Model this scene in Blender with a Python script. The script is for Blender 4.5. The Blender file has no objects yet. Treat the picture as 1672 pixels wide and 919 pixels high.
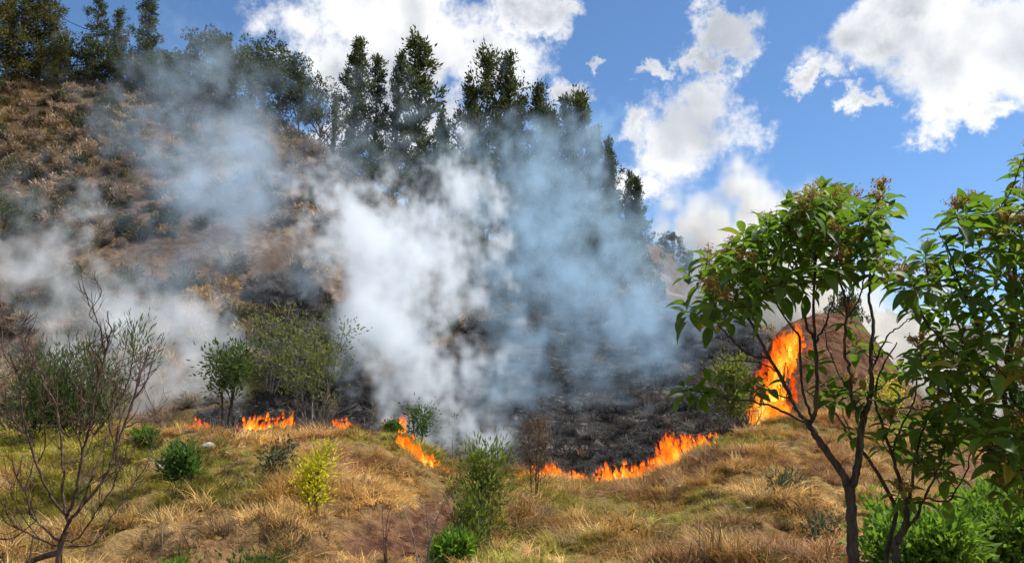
import bpy, math, random
import numpy as np
from mathutils import Vector, Matrix, Euler

# ------------------------------------------------------------------ camera, sky, sun, exposure
SC = bpy.context.scene
COL = SC.collection
R = math.radians
F, CX, CY, HOR, EZ = 1312.0, 836.0, 459.5, 700.0, 1.65
PITCH = math.atan((HOR - CY) / F)
CP, SP = math.cos(PITCH), math.sin(PITCH)

cam_d = bpy.data.cameras.new('camera')
cam_d.sensor_width = 36.0
cam_d.lens = F / 1672.0 * 36.0
cam_d.clip_start, cam_d.clip_end = 0.1, 9000.0
cam = bpy.data.objects.new('camera', cam_d)
cam.location = (0, 0, EZ)
cam.rotation_euler = (math.pi / 2 + PITCH, 0, 0)
COL.objects.link(cam)
SC.camera = cam

SUN_EL, SUN_AZ = R(58), R(84)          # azimuth clockwise from +Y (away from the camera) to +X
SUN_DIR = Vector((math.sin(SUN_AZ) * math.cos(SUN_EL), math.cos(SUN_AZ) * math.cos(SUN_EL), math.sin(SUN_EL)))
sun_d = bpy.data.lights.new('sun', 'SUN')
sun_d.energy, sun_d.angle, sun_d.color = 5.0, R(0.53), (1.0, 0.95, 0.86)
sun = bpy.data.objects.new('sun', sun_d)
sun.rotation_euler = (-SUN_DIR).to_track_quat('-Z', 'Y').to_euler()
COL.objects.link(sun)

SC.view_settings.view_transform = 'Standard'
SC.view_settings.look = 'None'
SC.view_settings.gamma = 1.0
SC.view_settings.exposure = 0.50
SC.view_settings.use_curve_mapping = False
SC.render.engine = 'CYCLES'
cy = SC.cycles
cy.use_denoising = True
cy.use_adaptive_sampling = True
cy.adaptive_threshold = 0.03
cy.max_bounces, cy.diffuse_bounces, cy.glossy_bounces = 6, 2, 1
cy.transmission_bounces, cy.transparent_max_bounces, cy.volume_bounces = 3, 14, 3
cy.volume_step_rate, cy.volume_max_steps = 4.0, 256
cy.caustics_reflective = cy.caustics_refractive = False


def P(px, py, d):
    """the point at forward distance d (metres) seen at photo pixel px, py"""
    u, v = (px - CX) / F, (CY - py) / F
    yy = CP - v * SP
    return Vector((u * d / yy, d, EZ + (SP + v * CP) * d / yy))


def pix(x, y, z):
    z = z - EZ
    f = y * CP + z * SP
    up = -y * SP + z * CP
    return CX + F * x / f, CY - F * up / f


class NT:
    """small node-tree writer"""
    def __init__(s, tree):
        s.t = tree
        tree.nodes.clear()

    def n(s, kind, ins=None, **kw):
        nd = s.t.nodes.new(kind)
        for k, v in kw.items():
            setattr(nd, k, v)
        for k, v in (ins or {}).items():
            sock = nd.inputs[k]
            if hasattr(v, 'is_linked'):
                s.t.links.new(v, sock)
            else:
                sock.default_value = v
        return nd

    def m(s, op, a, b=0.0, c=0.0, clamp=False):
        return s.n('ShaderNodeMath', {0: a, 1: b, 2: c}, operation=op, use_clamp=clamp).outputs[0]

    def mix(s, f, a, b, mode='MIX'):
        nd = s.n('ShaderNodeMix', {0: f, 6: a, 7: b}, data_type='RGBA', blend_type=mode)
        return nd.outputs[2]

    def sstep(s, x, lo, hi):
        nd = s.n('ShaderNodeMapRange', {0: x, 1: lo, 2: hi, 3: 0.0, 4: 1.0}, interpolation_type='SMOOTHSTEP')
        return nd.outputs[0]

    def noise(s, vec, scale, detail=3.0, rough=0.55, dist=0.0):
        return s.n('ShaderNodeTexNoise', {'Vector': vec, 'Scale': scale, 'Detail': detail, 'Roughness': rough, 'Distortion': dist})


def c4(c):
    return (c[0], c[1], c[2], 1.0)


# world: physical sky with broken cumulus over it
world = bpy.data.worlds.new('World')
SC.world = world
world.use_nodes = True
w = NT(world.node_tree)
tc = w.n('ShaderNodeTexCoord').outputs['Generated']
sky = w.n('ShaderNodeTexSky', {'Vector': tc}, sky_type='NISHITA', sun_disc=False)
sky.sun_elevation, sky.sun_rotation = SUN_EL, SUN_AZ
sky.altitude, sky.air_density, sky.dust_density, sky.ozone_density = 1800, 1.0, 0.3, 2.2
sepd = w.n('ShaderNodeSeparateXYZ', {0: tc})
az = w.m('ARCTAN2', sepd.outputs[0], sepd.outputs[1])
el = w.m('ARCSINE', sepd.outputs[2])
aec = w.n('ShaderNodeCombineXYZ', {0: az, 1: el, 2: 0.0}).outputs[0]
wv = w.noise(tc, 9.0, 6.0, 0.66).outputs['Color']
wv = w.n('ShaderNodeVectorMath', {0: wv, 1: (0.5, 0.5, 0.5)}, operation='SUBTRACT').outputs[0]
wv = w.n('ShaderNodeVectorMath', {0: wv, 'Scale': 0.19}, operation='SCALE').outputs[0]
aew = w.n('ShaderNodeVectorMath', {0: aec, 1: wv}, operation='ADD').outputs[0]
sepw = w.n('ShaderNodeSeparateXYZ', {0: aew})
CLOUDS = [(690, 60, 170, 105), (810, 110, 115, 75), (925, 150, 60, 42), (545, 105, 85, 85), (600, 5, 150, 70), (860, 25, 55, 45),
          (560, 220, 110, 60), (700, 230, 160, 60),
          (1195, 62, 68, 42), (1070, 108, 38, 20), (1150, 108, 45, 22), (1112, 215, 98, 92), (1030, 205, 60, 45), (1050, 290, 70, 40),
          (1450, 70, 105, 65), (1560, 95, 140, 105), (1670, 50, 130, 120), (1535, 185, 55, 42), (1350, 140, 50, 28), (1410, 180, 36, 26),
          (1635, 190, 60, 34), (968, 72, 20, 18), (1490, 5, 90, 50), (720, 190, 200, 60), (620, 150, 120, 70)]
blobs = []
for (bx_, by_, rx, ry) in CLOUDS:
    q = P(bx_, by_, 1.0) - Vector((0, 0, EZ))
    q.normalize()
    blobs.append((math.atan2(q.x, q.y), math.asin(q.z), rx / F / 1.02, ry / F / 1.02))
lens = None
for (a_, e_, rx, ry) in blobs:
    q = w.n('ShaderNodeVectorMath', {0: aew, 1: (1 / rx, 1 / ry, 0), 2: (-a_ / rx, -e_ / ry, 0)}, operation='MULTIPLY_ADD').outputs[0]
    g = w.n('ShaderNodeVectorMath', {0: q}, operation='LENGTH').outputs['Value']
    lens = g if lens is None else w.m('SMOOTH_MIN', lens, g, 0.12)
# the same broken cloud goes on all round, outside the part of the sky traced above
rest = w.m('MULTIPLY', w.m('SUBTRACT', w.noise(tc, 2.3, 2.0, 0.5).outputs[0], 0.50), 6.0)
view = w.n('ShaderNodeVectorMath', {0: aec, 1: (1 / 0.80, 1 / 0.60, 0), 2: (0.0, -0.18 / 0.60, 0)}, operation='MULTIPLY_ADD').outputs[0]
rest = w.m('SUBTRACT', rest, w.m('MULTIPLY', w.sstep(w.n('ShaderNodeVectorMath', {0: view}, operation='LENGTH').outputs['Value'], 1.25, 0.9), 6.0))
f = w.m('MAXIMUM', w.m('SUBTRACT', 1.0, lens), rest)
fb = w.noise(tc, 12.0, 8.0, 0.62).outputs[0]
toff = w.n('ShaderNodeVectorMath', {0: tc, 1: tuple(SUN_DIR * 0.03 + Vector((-0.02, 0, 0.02)))}, operation='ADD').outputs[0]
fb2 = w.noise(toff, 8.0, 3.0, 0.5).outputs[0]
fb1 = w.noise(tc, 8.0, 3.0, 0.5).outputs[0]
thick = w.m('ADD', f, w.m('MULTIPLY', w.m('SUBTRACT', fb, 0.5), 2.8))
cover = w.sstep(thick, -0.05, 0.62)
low_n = w.m('SUBTRACT', w.noise(tc, 5.5, 3.0, 0.55).outputs[0], 0.5)
deep = w.sstep(w.m('ADD', w.m('ADD', f, w.m('MULTIPLY', low_n, 3.6)), w.m('MULTIPLY', w.m('SUBTRACT', fb1, 0.5), 0.9)), 0.0, 1.15)
relief = w.m('MULTIPLY', w.m('SUBTRACT', fb1, fb2), 3.2)
shade = w.m('ADD', w.m('MULTIPLY', deep, 0.70), w.m('MULTIPLY', relief, 0.5), clamp=True)
ccol = w.mix(shade, c4((0.75, 0.755, 0.76)), c4((0.34, 0.365, 0.41)))
skyc = w.n('ShaderNodeVectorMath', {0: sky.outputs[0], 'Scale': 0.105}, operation='SCALE').outputs[0]
skyc = w.n('ShaderNodeVectorMath', {0: skyc, 1: (0.84, 1.04, 1.17)}, operation='MULTIPLY').outputs[0]
allc = w.mix(w.m('MULTIPLY', cover, 0.97), skyc, ccol)
bg = w.n('ShaderNodeBackground', {'Color': allc, 'Strength': 1.0})
wo = w.n('ShaderNodeOutputWorld', {'Surface': bg.outputs[0]})
world.cycles.sampling_method = 'MANUAL'
world.cycles.sample_map_resolution = 512

# ------------------------------------------------------------------ helpers: meshes
RNG = np.random.default_rng(7)
rnd = random.Random(11)


def mesh_np(name, v, faces, mats=(), attrs=None, smooth=False):
    """v (n,3); faces (m,k) array or list of such arrays"""
    me = bpy.data.meshes.new(name)
    fl = faces if isinstance(faces, list) else [faces]
    fl = [np.asarray(q, dtype=np.int32) for q in fl if len(q)]
    me.vertices.add(len(v))
    me.vertices.foreach_set('co', np.asarray(v, dtype=np.float32).ravel())
    if fl:
        loops = np.concatenate([q.ravel() for q in fl])
        tot = np.concatenate([np.full(len(q), q.shape[1], dtype=np.int32) for q in fl])
        st = np.concatenate([[0], np.cumsum(tot)[:-1]]).astype(np.int32)
        me.loops.add(len(loops))
        me.loops.foreach_set('vertex_index', loops)
        me.polygons.add(len(tot))
        me.polygons.foreach_set('loop_start', st)
        me.polygons.foreach_set('loop_total', tot)
        if smooth:
            me.polygons.foreach_set('use_smooth', np.ones(len(tot), dtype=bool))
    for k, a in (attrs or {}).items():
        a = np.asarray(a, dtype=np.float32)
        if a.ndim == 1:
            me.attributes.new(k, 'FLOAT', 'POINT').data.foreach_set('value', a)
        else:
            me.attributes.new(k, 'FLOAT_VECTOR', 'POINT').data.foreach_set('vector', a.ravel())
    for m_ in mats:
        me.materials.append(m_)
    me.update(calc_edges=True)
    return me


def tag(o, label=None, cat=None, group=None, kind=None):
    for k, val in (('label', label), ('category', cat), ('group', group), ('kind', kind)):
        if val:
            o[k] = val
    return o


def obj(name, me, parent=None):
    o = bpy.data.objects.new(name, me)
    COL.objects.link(o)
    if parent is not None:
        o.parent = parent
    return o


def empty(name, loc):
    o = bpy.data.objects.new(name, None)
    o.empty_display_size = 0.3
    o.location = loc
    COL.objects.link(o)
    return o


def vnoise(x, y, seed=0):
    """smooth value noise in 2-D, about -1..1"""
    r = np.random.default_rng(seed).uniform(-1, 1, (256, 256))
    xi, yi = np.floor(x).astype(int), np.floor(y).astype(int)
    fx, fy = x - xi, y - yi
    fx, fy = fx * fx * (3 - 2 * fx), fy * fy * (3 - 2 * fy)
    g = lambda i, j: r[(xi + i) & 255, (yi + j) & 255]
    return (g(0, 0) * (1 - fx) + g(1, 0) * fx) * (1 - fy) + (g(0, 1) * (1 - fx) + g(1, 1) * fx) * fy


def fbm(x, y, sc, octs=4, seed=0, gain=0.5):
    s, a = 0, 1.0
    for k in range(octs):
        s = s + a * vnoise(x / sc + 17.3 * k, y / sc - 9.1 * k, seed + k)
        sc, a = sc / 2.03, a * gain
    return s


def in_poly(px, py, poly):
    inside = np.zeros(np.shape(px), dtype=bool)
    n = len(poly)
    for i in range(n):
        x1, y1 = poly[i]
        x2, y2 = poly[(i + 1) % n]
        c = ((y1 > py) != (y2 > py)) & (px < (x2 - x1) * (py - y1) / (y2 - y1 + 1e-9) + x1)
        inside ^= c
    return inside


def catmull(pts, n):
    pts = [Vector(p) for p in pts]
    if len(pts) < 3:
        return [pts[0].lerp(pts[-1], i / n) for i in range(n + 1)]
    q = [pts[0] * 2 - pts[1]] + pts + [pts[-1] * 2 - pts[-2]]
    out = []
    segs = len(pts) - 1
    for i in range(n + 1):
        t = i / n * segs
        k = min(int(t), segs - 1)
        t -= k
        a, b, c, d = q[k], q[k + 1], q[k + 2], q[k + 3]
        out.append(0.5 * ((2 * b) + (c - a) * t + (2 * a - 5 * b + 4 * c - d) * t * t + (3 * b - 3 * c + d - a) * t ** 3))
    return out


class Tubes:
    """tapered round branches gathered into one mesh"""
    def __init__(s):
        s.v, s.f, s.n = [], [], 0

    def add(s, pts, r0, r1, sides=5, rad=None):
        p = np.array([tuple(q) for q in pts], dtype=float)
        n = len(p)
        tan = np.gradient(p, axis=0)
        tan /= np.linalg.norm(tan, axis=1)[:, None] + 1e-9
        ref = np.array([0.31, 0.95, 0.12]) if abs(tan[0][1]) < 0.8 else np.array([0.95, 0.1, 0.3])
        a = np.cross(tan, ref)
        a /= np.linalg.norm(a, axis=1)[:, None] + 1e-9
        b = np.cross(tan, a)
        rr = np.linspace(r0, r1, n) if rad is None else np.asarray(rad)
        th = np.arange(sides) * 2 * math.pi / sides
        ring = p[:, None, :] + rr[:, None, None] * (np.cos(th)[None, :, None] * a[:, None, :] + np.sin(th)[None, :, None] * b[:, None, :])
        s.v.append(ring.reshape(-1, 3))
        i = np.arange(n - 1)[:, None] * sides
        j = np.arange(sides)[None, :]
        k = (j + 1) % sides
        q = np.stack([i + j, i + k, i + sides + k, i + sides + j], axis=-1).reshape(-1, 4) + s.n
        s.f.append(q)
        s.n += n * sides

    def mesh(s, name, mat):
        return mesh_np(name, np.concatenate(s.v), np.concatenate(s.f), [mat], smooth=True)


def unit(a):
    return a / (np.linalg.norm(a, axis=-1, keepdims=True) + 1e-9)


def leaf_diamonds(cen, dirs, length, width, rng, fold=0.35):
    """folded diamond leaves (two triangles each)"""
    n = len(cen)
    d = unit(dirs)
    side = unit(np.cross(d, rng.normal(size=(n, 3))))
    up = np.cross(side, d)
    L, W = np.asarray(length).reshape(-1, 1), np.asarray(width).reshape(-1, 1)
    b = cen - d * L * 0.5
    t = cen + d * L * 0.5
    mid = cen - d * L * 0.05 + up * W * fold
    v = np.stack([b, mid + side * W * 0.5, t, mid - side * W * 0.5], axis=1).reshape(-1, 3)
    i = np.arange(n)[:, None] * 4
    fcs = np.concatenate([i + np.array([[0, 1, 2]]), i + np.array([[0, 2, 3]])])
    tint = np.repeat(rng.uniform(0, 1, n), 4)
    return v, fcs, tint


# ------------------------------------------------------------------ materials
def new_mat(name):
    m = bpy.data.materials.new(name)
    m.use_nodes = True
    return m, NT(m.node_tree)


def leaf_mat(name, dark, light, trans=0.35, rough=0.55, spec=0.3, hi=None):
    """foliage: colour differs leaf by leaf, light passes through"""
    m, t = new_mat(name)
    a = t.n('ShaderNodeAttribute', attribute_name='tint').outputs['Fac']
    oi = t.n('ShaderNodeObjectInfo').outputs['Random']
    f_ = t.m('ADD', t.m('MULTIPLY', a, 0.75), t.m('MULTIPLY', oi, 0.25))
    c = t.mix(f_, c4(dark), c4(light))
    if hi:
        c = t.mix(t.sstep(a, 0.88, 0.93), c, c4(hi))
    b = t.n('ShaderNodeBsdfPrincipled', {'Base Color': c, 'Roughness': rough, 'Specular IOR Level': spec})
    tl = t.n('ShaderNodeBsdfTranslucent', {'Color': t.mix(0.55, c, c4((light[0] * 2.0, light[1] * 2.0, light[2] * 1.1)))})
    mx = t.n('ShaderNodeMixShader', {0: trans, 1: b.outputs[0], 2: tl.outputs[0]})
    t.n('ShaderNodeOutputMaterial', {'Surface': mx.outputs[0]})
    return m


def bark_mat(name, c1, c2, scale=9.0):
    m, t = new_mat(name)
    o = t.n('ShaderNodeTexCoord').outputs['Object']
    mp = t.n('ShaderNodeMapping', {0: o, 'Scale': (1.0, 1.0, 0.25)}).outputs[0]
    n = t.noise(mp, scale, 5.0, 0.65).outputs[0]
    c = t.mix(t.sstep(n, 0.35, 0.68), c4(c1), c4(c2))
    bp = t.n('ShaderNodeBump', {'Height': n, 'Strength': 0.6, 'Distance': 0.02})
    b = t.n('ShaderNodeBsdfPrincipled', {'Base Color': c, 'Roughness': 0.85, 'Normal': bp.outputs[0], 'Specular IOR Level': 0.2})
    t.n('ShaderNodeOutputMaterial', {'Surface': b.outputs[0]})
    return m


M = {}
M['ever'] = leaf_mat('evergreen_leaf', (0.024, 0.038, 0.014), (0.075, 0.092, 0.026), 0.28, hi=(0.14, 0.135, 0.035))
M['ever_yellow'] = leaf_mat('yellow_evergreen_leaf', (0.035, 0.045, 0.012), (0.115, 0.105, 0.028), 0.3, hi=(0.18, 0.15, 0.035))
M['broad'] = leaf_mat('hill_broad_leaf', (0.024, 0.040, 0.016), (0.070, 0.088, 0.032), 0.3, hi=(0.11, 0.12, 0.045))
M['scrub'] = leaf_mat('scrub_leaf', (0.030, 0.040, 0.018), (0.085, 0.090, 0.038), 0.3)
M['green_tree'] = leaf_mat('green_tree_leaf', (0.030, 0.060, 0.014), (0.085, 0.125, 0.028), 0.35)
M['olive_tree'] = leaf_mat('olive_tree_leaf', (0.065, 0.088, 0.020), (0.180, 0.200, 0.045), 0.42)
M['feather'] = leaf_mat('feathery_leaf', (0.038, 0.064, 0.022), (0.105, 0.140, 0.045), 0.4)
M['willow'] = leaf_mat('narrow_leaf', (0.055, 0.085, 0.016), (0.155, 0.195, 0.038), 0.45)
M['bush_green'] = leaf_mat('bush_leaf', (0.024, 0.060, 0.015), (0.080, 0.145, 0.028), 0.38)
M['bush_bright'] = leaf_mat('bright_bush_leaf', (0.060, 0.130, 0.018), (0.150, 0.260, 0.030), 0.4)
M['bush_yellow'] = leaf_mat('yellow_bush_leaf', (0.20, 0.21, 0.02), (0.55, 0.50, 0.03), 0.5)
M['bush_grey'] = leaf_mat('grey_bush_leaf', (0.045, 0.058, 0.035), (0.110, 0.115, 0.070), 0.3)
M['big_leaf'] = leaf_mat('large_leaf', (0.020, 0.050, 0.008), (0.112, 0.195, 0.021), 0.46, rough=0.5, spec=0.3, hi=(0.30, 0.22, 0.03))
M['dead_leaf'] = leaf_mat('dead_twiglet', (0.10, 0.065, 0.04), (0.22, 0.14, 0.085), 0.2)
M['bark_grey'] = bark_mat('grey_bark', (0.11, 0.09, 0.07), (0.26, 0.22, 0.18))
M['bark_dark'] = bark_mat('dark_bark', (0.030, 0.022, 0.016), (0.085, 0.062, 0.045), 22.0)
M['bark_red'] = bark_mat('red_brown_bark', (0.040, 0.024, 0.018), (0.135, 0.085, 0.065), 30.0)
M['bark_dead'] = bark_mat('dead_wood', (0.13, 0.095, 0.065), (0.30, 0.235, 0.17), 25.0)
M['flower'] = leaf_mat('dry_flower_head', (0.20, 0.105, 0.028), (0.42, 0.25, 0.07), 0.25)


def grass_mat():
    m, t = new_mat('grass_blade')
    a = t.n('ShaderNodeAttribute', attribute_name='tint', attribute_type='INSTANCER').outputs['Vector']
    b_ = t.n('ShaderNodeAttribute', attribute_name='shade').outputs['Fac']
    c = t.n('ShaderNodeVectorMath', {0: a, 'Scale': t.m('ADD', 0.55, t.m('MULTIPLY', b_, 0.9))}, operation='SCALE').outputs[0]
    d = t.n('ShaderNodeBsdfPrincipled', {'Base Color': c, 'Roughness': 0.6, 'Specular IOR Level': 0.25})
    tl = t.n('ShaderNodeBsdfTranslucent', {'Color': c})
    mx = t.n('ShaderNodeMixShader', {0: 0.3, 1: d.outputs[0], 2: tl.outputs[0]})
    t.n('ShaderNodeOutputMaterial', {'Surface': mx.outputs[0]})
    return m


M['grass'] = grass_mat()


def ground_mat():
    m, t = new_mat('earth')
    pos = t.n('ShaderNodeNewGeometry').outputs['Position']
    at = lambda n: t.n('ShaderNodeAttribute', attribute_name=n).outputs['Fac']
    n1 = t.noise(pos, 0.55, 6.0, 0.6).outputs[0]
    n2 = t.noise(pos, 3.2, 6.0, 0.65).outputs[0]
    n3 = t.noise(pos, 14.0, 5.0, 0.6).outputs[0]
    straw = t.mix(t.sstep(n2, 0.35, 0.65), c4((0.13, 0.080, 0.034)), c4((0.28, 0.175, 0.070)))
    straw = t.mix(t.m('MULTIPLY', at('green'), t.sstep(n1, 0.35, 0.6)), straw, c4((0.15, 0.135, 0.03)))
    hill = t.mix(t.sstep(n2, 0.36, 0.66), c4((0.065, 0.040, 0.027)), c4((0.18, 0.115, 0.070)))
    nh = t.noise(pos, 0.16, 4.0, 0.6).outputs[0]
    hill = t.mix(t.sstep(nh, 0.50, 0.60), hill, c4((0.082, 0.052, 0.034)))
    hill = t.mix(t.sstep(nh, 0.42, 0.34), hill, c4((0.25, 0.180, 0.11)))
    soil = t.mix(t.sstep(n2, 0.38, 0.66), c4((0.075, 0.034, 0.020)), c4((0.190, 0.095, 0.052)))
    char = t.mix(t.sstep(n3, 0.40, 0.72), c4((0.010, 0.009, 0.009)), c4((0.055, 0.048, 0.044)))
    nb = t.noise(pos, 0.9, 4.0, 0.6).outputs[0]
    ash = t.sstep(t.m('ADD', t.m('ADD', t.m('MULTIPLY', n2, 0.6), t.m('MULTIPLY', n3, 0.4)), t.m('MULTIPLY', nb, 0.5)), 0.78, 0.92)
    char = t.mix(t.m('MULTIPLY', ash, 0.8), char, c4((0.24, 0.205, 0.18)))
    c = t.mix(at('hill'), straw, hill)
    c = t.mix(at('soil'), c, soil)
    bf = t.sstep(t.m('ADD', at('burn'), t.m('MULTIPLY', t.m('SUBTRACT', n2, 0.5), 0.8)), 0.35, 0.62)
    c = t.mix(bf, c, char)
    hgt = t.m('ADD', t.m('MULTIPLY', n2, 0.7), t.m('MULTIPLY', n3, 0.35))
    bp = t.n('ShaderNodeBump', {'Height': hgt, 'Strength': 0.9, 'Distance': 0.22})
    b = t.n('ShaderNodeBsdfPrincipled', {'Base Color': c, 'Roughness': 0.95, 'Normal': bp.outputs[0], 'Specular IOR Level': 0.1})
    t.n('ShaderNodeOutputMaterial', {'Surface': b.outputs[0]})
    return m


M['earth'] = ground_mat()

# ------------------------------------------------------------------ terrain
NEAR = [(1.5, 1900), (4, 1270), (7, 1040)]


def col(px, *pts):
    return (px, NEAR + list(pts))


COLS = [
    col(-900, (11, 925), (16, 830), (22, 745), (27, 700), (33, 590), (45, 410), (60, 210), (72, 125), (82, 120), (100, 150), (140, 260)),
    col(0, (11, 925), (16, 815), (22, 730), (25, 705), (28, 695), (33, 600), (45, 420), (60, 230), (70, 150), (76, 138), (84, 140), (100, 170), (140, 280)),
    col(150, (10.2, 950), (11, 915), (16, 810), (22, 728), (25, 704), (28, 695), (33, 605), (45, 425), (60, 232), (70, 152), (76, 142), (84, 145), (100, 180), (140, 300)),
    col(300, (10.5, 962), (10.95, -10 + 892), (13.5, 850), (16, 800), (22, 728), (24.5, 708), (27.5, 700), (33, 612), (45, 435), (60, 262), (70, 165), (76, 148), (84, 152), (100, 190), (140, 320)),
    col(430, (10.5, 962), (10.95, -10 + 885), (13.5, 850), (16, 800), (22, 725), (24.5, 706), (27.5, 698), (33, 620), (45, 455), (58, 290), (66, 200), (72, 186), (80, 195), (100, 240), (140, 350)),
    col(520, (10.5, 962), (10.95, -10 + 895), (13.5, 855), (16, 805), (22, 725), (24.5, 706), (27.5, 700), (33, 640), (45, 485), (56, 345), (63, 265), (69, 252), (80, 275), (100, 310), (140, 390)),
    col(620, (11, 925), (14, 865), (17, 810), (22, 730), (24.5, 712), (27, 706), (33, 650), (45, 520), (56, 405), (65, 335), (75, 325), (85, 340), (100, 360), (140, 420)),
    col(690, (11, 930), (14, 880), (17, 830), (21, 775), (23.5, 735), (25.5, 738), (28, 728), (33, 675), (45, 550), (60, 440), (75, 375), (88, 365), (100, 380), (140, 430)),
    col(740, (11, 930), (14, 885), (17, 840), (21, 795), (23.5, 772), (25.5, 765), (28, 742), (33, 690), (45, 575), (60, 460), (75, 395), (88, 382), (100, 390), (140, 430)),
    col(850, (11, 930), (14, 880), (18, 825), (22, 793), (24.5, 780), (26, 775), (30, 738), (40, 640), (55, 520), (66, 460), (77, 425), (90, 415), (105, 405), (140, 420)),
    col(1000, (11, 930), (14, 885), (18, 835), (22, 802), (24.5, 788), (27, 770), (32, 715), (42, 610), (54, 525), (64, 490), (75, 475), (92, 460), (106, 420), (118, 375), (140, 400)),
    col(1080, (11, 930), (14, 880), (18, 825), (22, 785), (24.8, 765), (27, 750), (33, 690), (42, 600), (54, 522), (62, 500), (75, 490), (95, 470), (106, 430), (118, 392), (140, 415)),
    col(1130, (11, 930), (14, 875), (18, 810), (22, 762), (25.2, 735), (28, 720), (33, 680), (43, 600), (54, 525), (62, 506), (75, 497), (95, 500), (108, 485), (118, 455), (140, 480)),
    col(1180, (11, 930), (14, 870), (18, 800), (22, 745), (25.5, 706), (28, 698), (34, 655), (44, 595), (58, 525), (72, 510), (95, 525), (118, 530), (140, 540)),
    col(1235, (11, 930), (14, 870), (18, 795), (22, 735), (26, 698), (28.5, 690), (30, 655), (32, 620), (36, 625), (45, 592), (60, 540), (80, 540), (118, 560), (140, 565)),
    col(1262, (11, 930), (14, 870), (18, 795), (22, 735), (26, 698), (28.5, 680), (29.6, 590), (30.8, 545), (33, 535), (37, 600), (45, 600), (60, 560), (80, 560), (118, 570), (140, 575)),
    col(1320, (11, 930), (14, 870), (18, 795), (22, 735), (26, 702), (28, 675), (29.6, 590), (31, 520), (33.5, 510), (37, 570), (45, 620), (60, 610), (80, 610), (118, 610), (140, 610)),
    col(1400, (11, 930), (14, 870), (18, 800), (22, 745), (26, 708), (28, 670), (30, 590), (31.4, 530), (33.5, 520), (37, 590), (45, 640), (60, 650), (80, 650), (118, 650), (140, 650)),
    col(1432, (11, 930), (14, 872), (18, 805), (22, 750), (26, 710), (28, 680), (30, 620), (31.6, 572), (33.5, 560), (37, 620), (45, 660), (60, 680), (140, 680)),
    col(1500, (11, 935), (14, 885), (18, 825), (22, 770), (26, 725), (29, 680), (32, 655), (34, 652), (38, 690), (50, 720), (140, 700)),
    col(1600, (11, 940), (14, 900), (18, 850), (22, 795), (26, 755), (30, 725), (34, 722), (38, 745), (50, 760), (140, 715)),
    col(1760, (11, 950), (14, 910), (18, 865), (22, 820), (26, 785), (31, 765), (36, 765), (50, 780), (140, 725)),
    col(2600, (11, 960), (16, 880), (22, 830), (30, 790), (50, 790), (140, 735)),
]
DG = np.concatenate([np.arange(1.5, 8, 0.3), np.arange(8, 36, 0.1), np.arange(36, 92, 0.4), np.arange(92, 140.5, 1.5)])
AG = np.arange(-1.02, 1.0201, 0.0036)


SOIL = [(470, 930), (560, 870), (640, 830), (740, 790), (760, 830), (740, 930)]


def blurmask(mask, n=3):
    g = mask.astype(float)
    for _ in range(n):
        for ax in (0, 1):
            g = (np.roll(g, 2, ax) + g + np.roll(g, -2, ax)) / 3
    return g


def build_terrain():
    A = np.zeros((len(DG), len(COLS)))
    Z = np.zeros_like(A)
    for k, (px, pts) in enumerate(COLS):
        ds = np.array([p[0] for p in pts], float)
        q = [P(px, p[1], p[0]) for p in pts]
        Z[:, k] = np.interp(DG, ds, [v.z for v in q])
        A[:, k] = np.interp(DG, ds, [v.x / v.y for v in q])
    G = np.array([np.interp(AG, A[i], Z[i]) for i in range(len(DG))])
    ker = np.exp(-0.5 * (np.arange(-6, 7) / 2.6) ** 2)
    ker /= ker.sum()
    for axis in (0, 1):
        pad = [(6, 6) if a == axis else (0, 0) for a in (0, 1)]
        Gp = np.pad(G, pad, mode='edge')
        G = sum(ker[j] * np.take(Gp, np.arange(j, j + G.shape[axis]), axis=axis) for j in range(13))
    X, Y = AG[None, :] * DG[:, None], np.repeat(DG[:, None], len(AG), 1)
    # cattle-track terraces on the near bank
    near = np.clip((Y - 8.5) / 2, 0, 1) * np.clip((25 - Y) / 2, 0, 1)
    ph = G / 0.42 + 0.9 * fbm(X, Y, 4.0, 3, 31)
    fr = ph - np.floor(ph)
    st = np.where(fr < 0.75, -fr * 0.55, -0.75 * 0.55 + (fr - 0.75) * 1.65)
    ap = np.clip(0.5 + fbm(X, Y, 3.0, 2, 77), 0, 1)
    G = G + near * (st + 0.2) * 0.62 * ap
    G = G + near * (0.22 * fbm(X, Y, 1.7, 3, 5) + 0.10 * np.abs(fbm(X, Y, 0.5, 2, 15)))
    farw = np.clip((Y - 26) / 8, 0, 1)
    G = G + farw * (0.55 * fbm(X, Y, 7.0, 4, 9) + 0.28 * fbm(X, Y, 1.8, 3, 19)) * (0.6 + 0.4 * np.clip((Y - 35) / 20, 0, 1))
    mid = np.clip((Y - 24) / 2, 0, 1) * np.clip((40 - Y) / 8, 0, 1)
    G = G + mid * (0.16 * fbm(X, Y, 1.1, 4, 23))
    qx, qy = pix(X, Y, G)
    so = blurmask((in_poly(qx, qy, SOIL) & (Y < 23)) | (in_poly(qx, qy, [(200, 960), (220, 850), (560, 850), (600, 960)]) & (Y < 12)), 4)
    G = G + so * (0.10 * fbm(X + Y * .5, Y * 1.6, 0.55, 4, 301, 0.6) - 0.05)
    G = G + mid * 0.05 * fbm(X, Y, 0.4, 3, 305)
    return X, Y, G


TX, TY, TZ = build_terrain()


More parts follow.
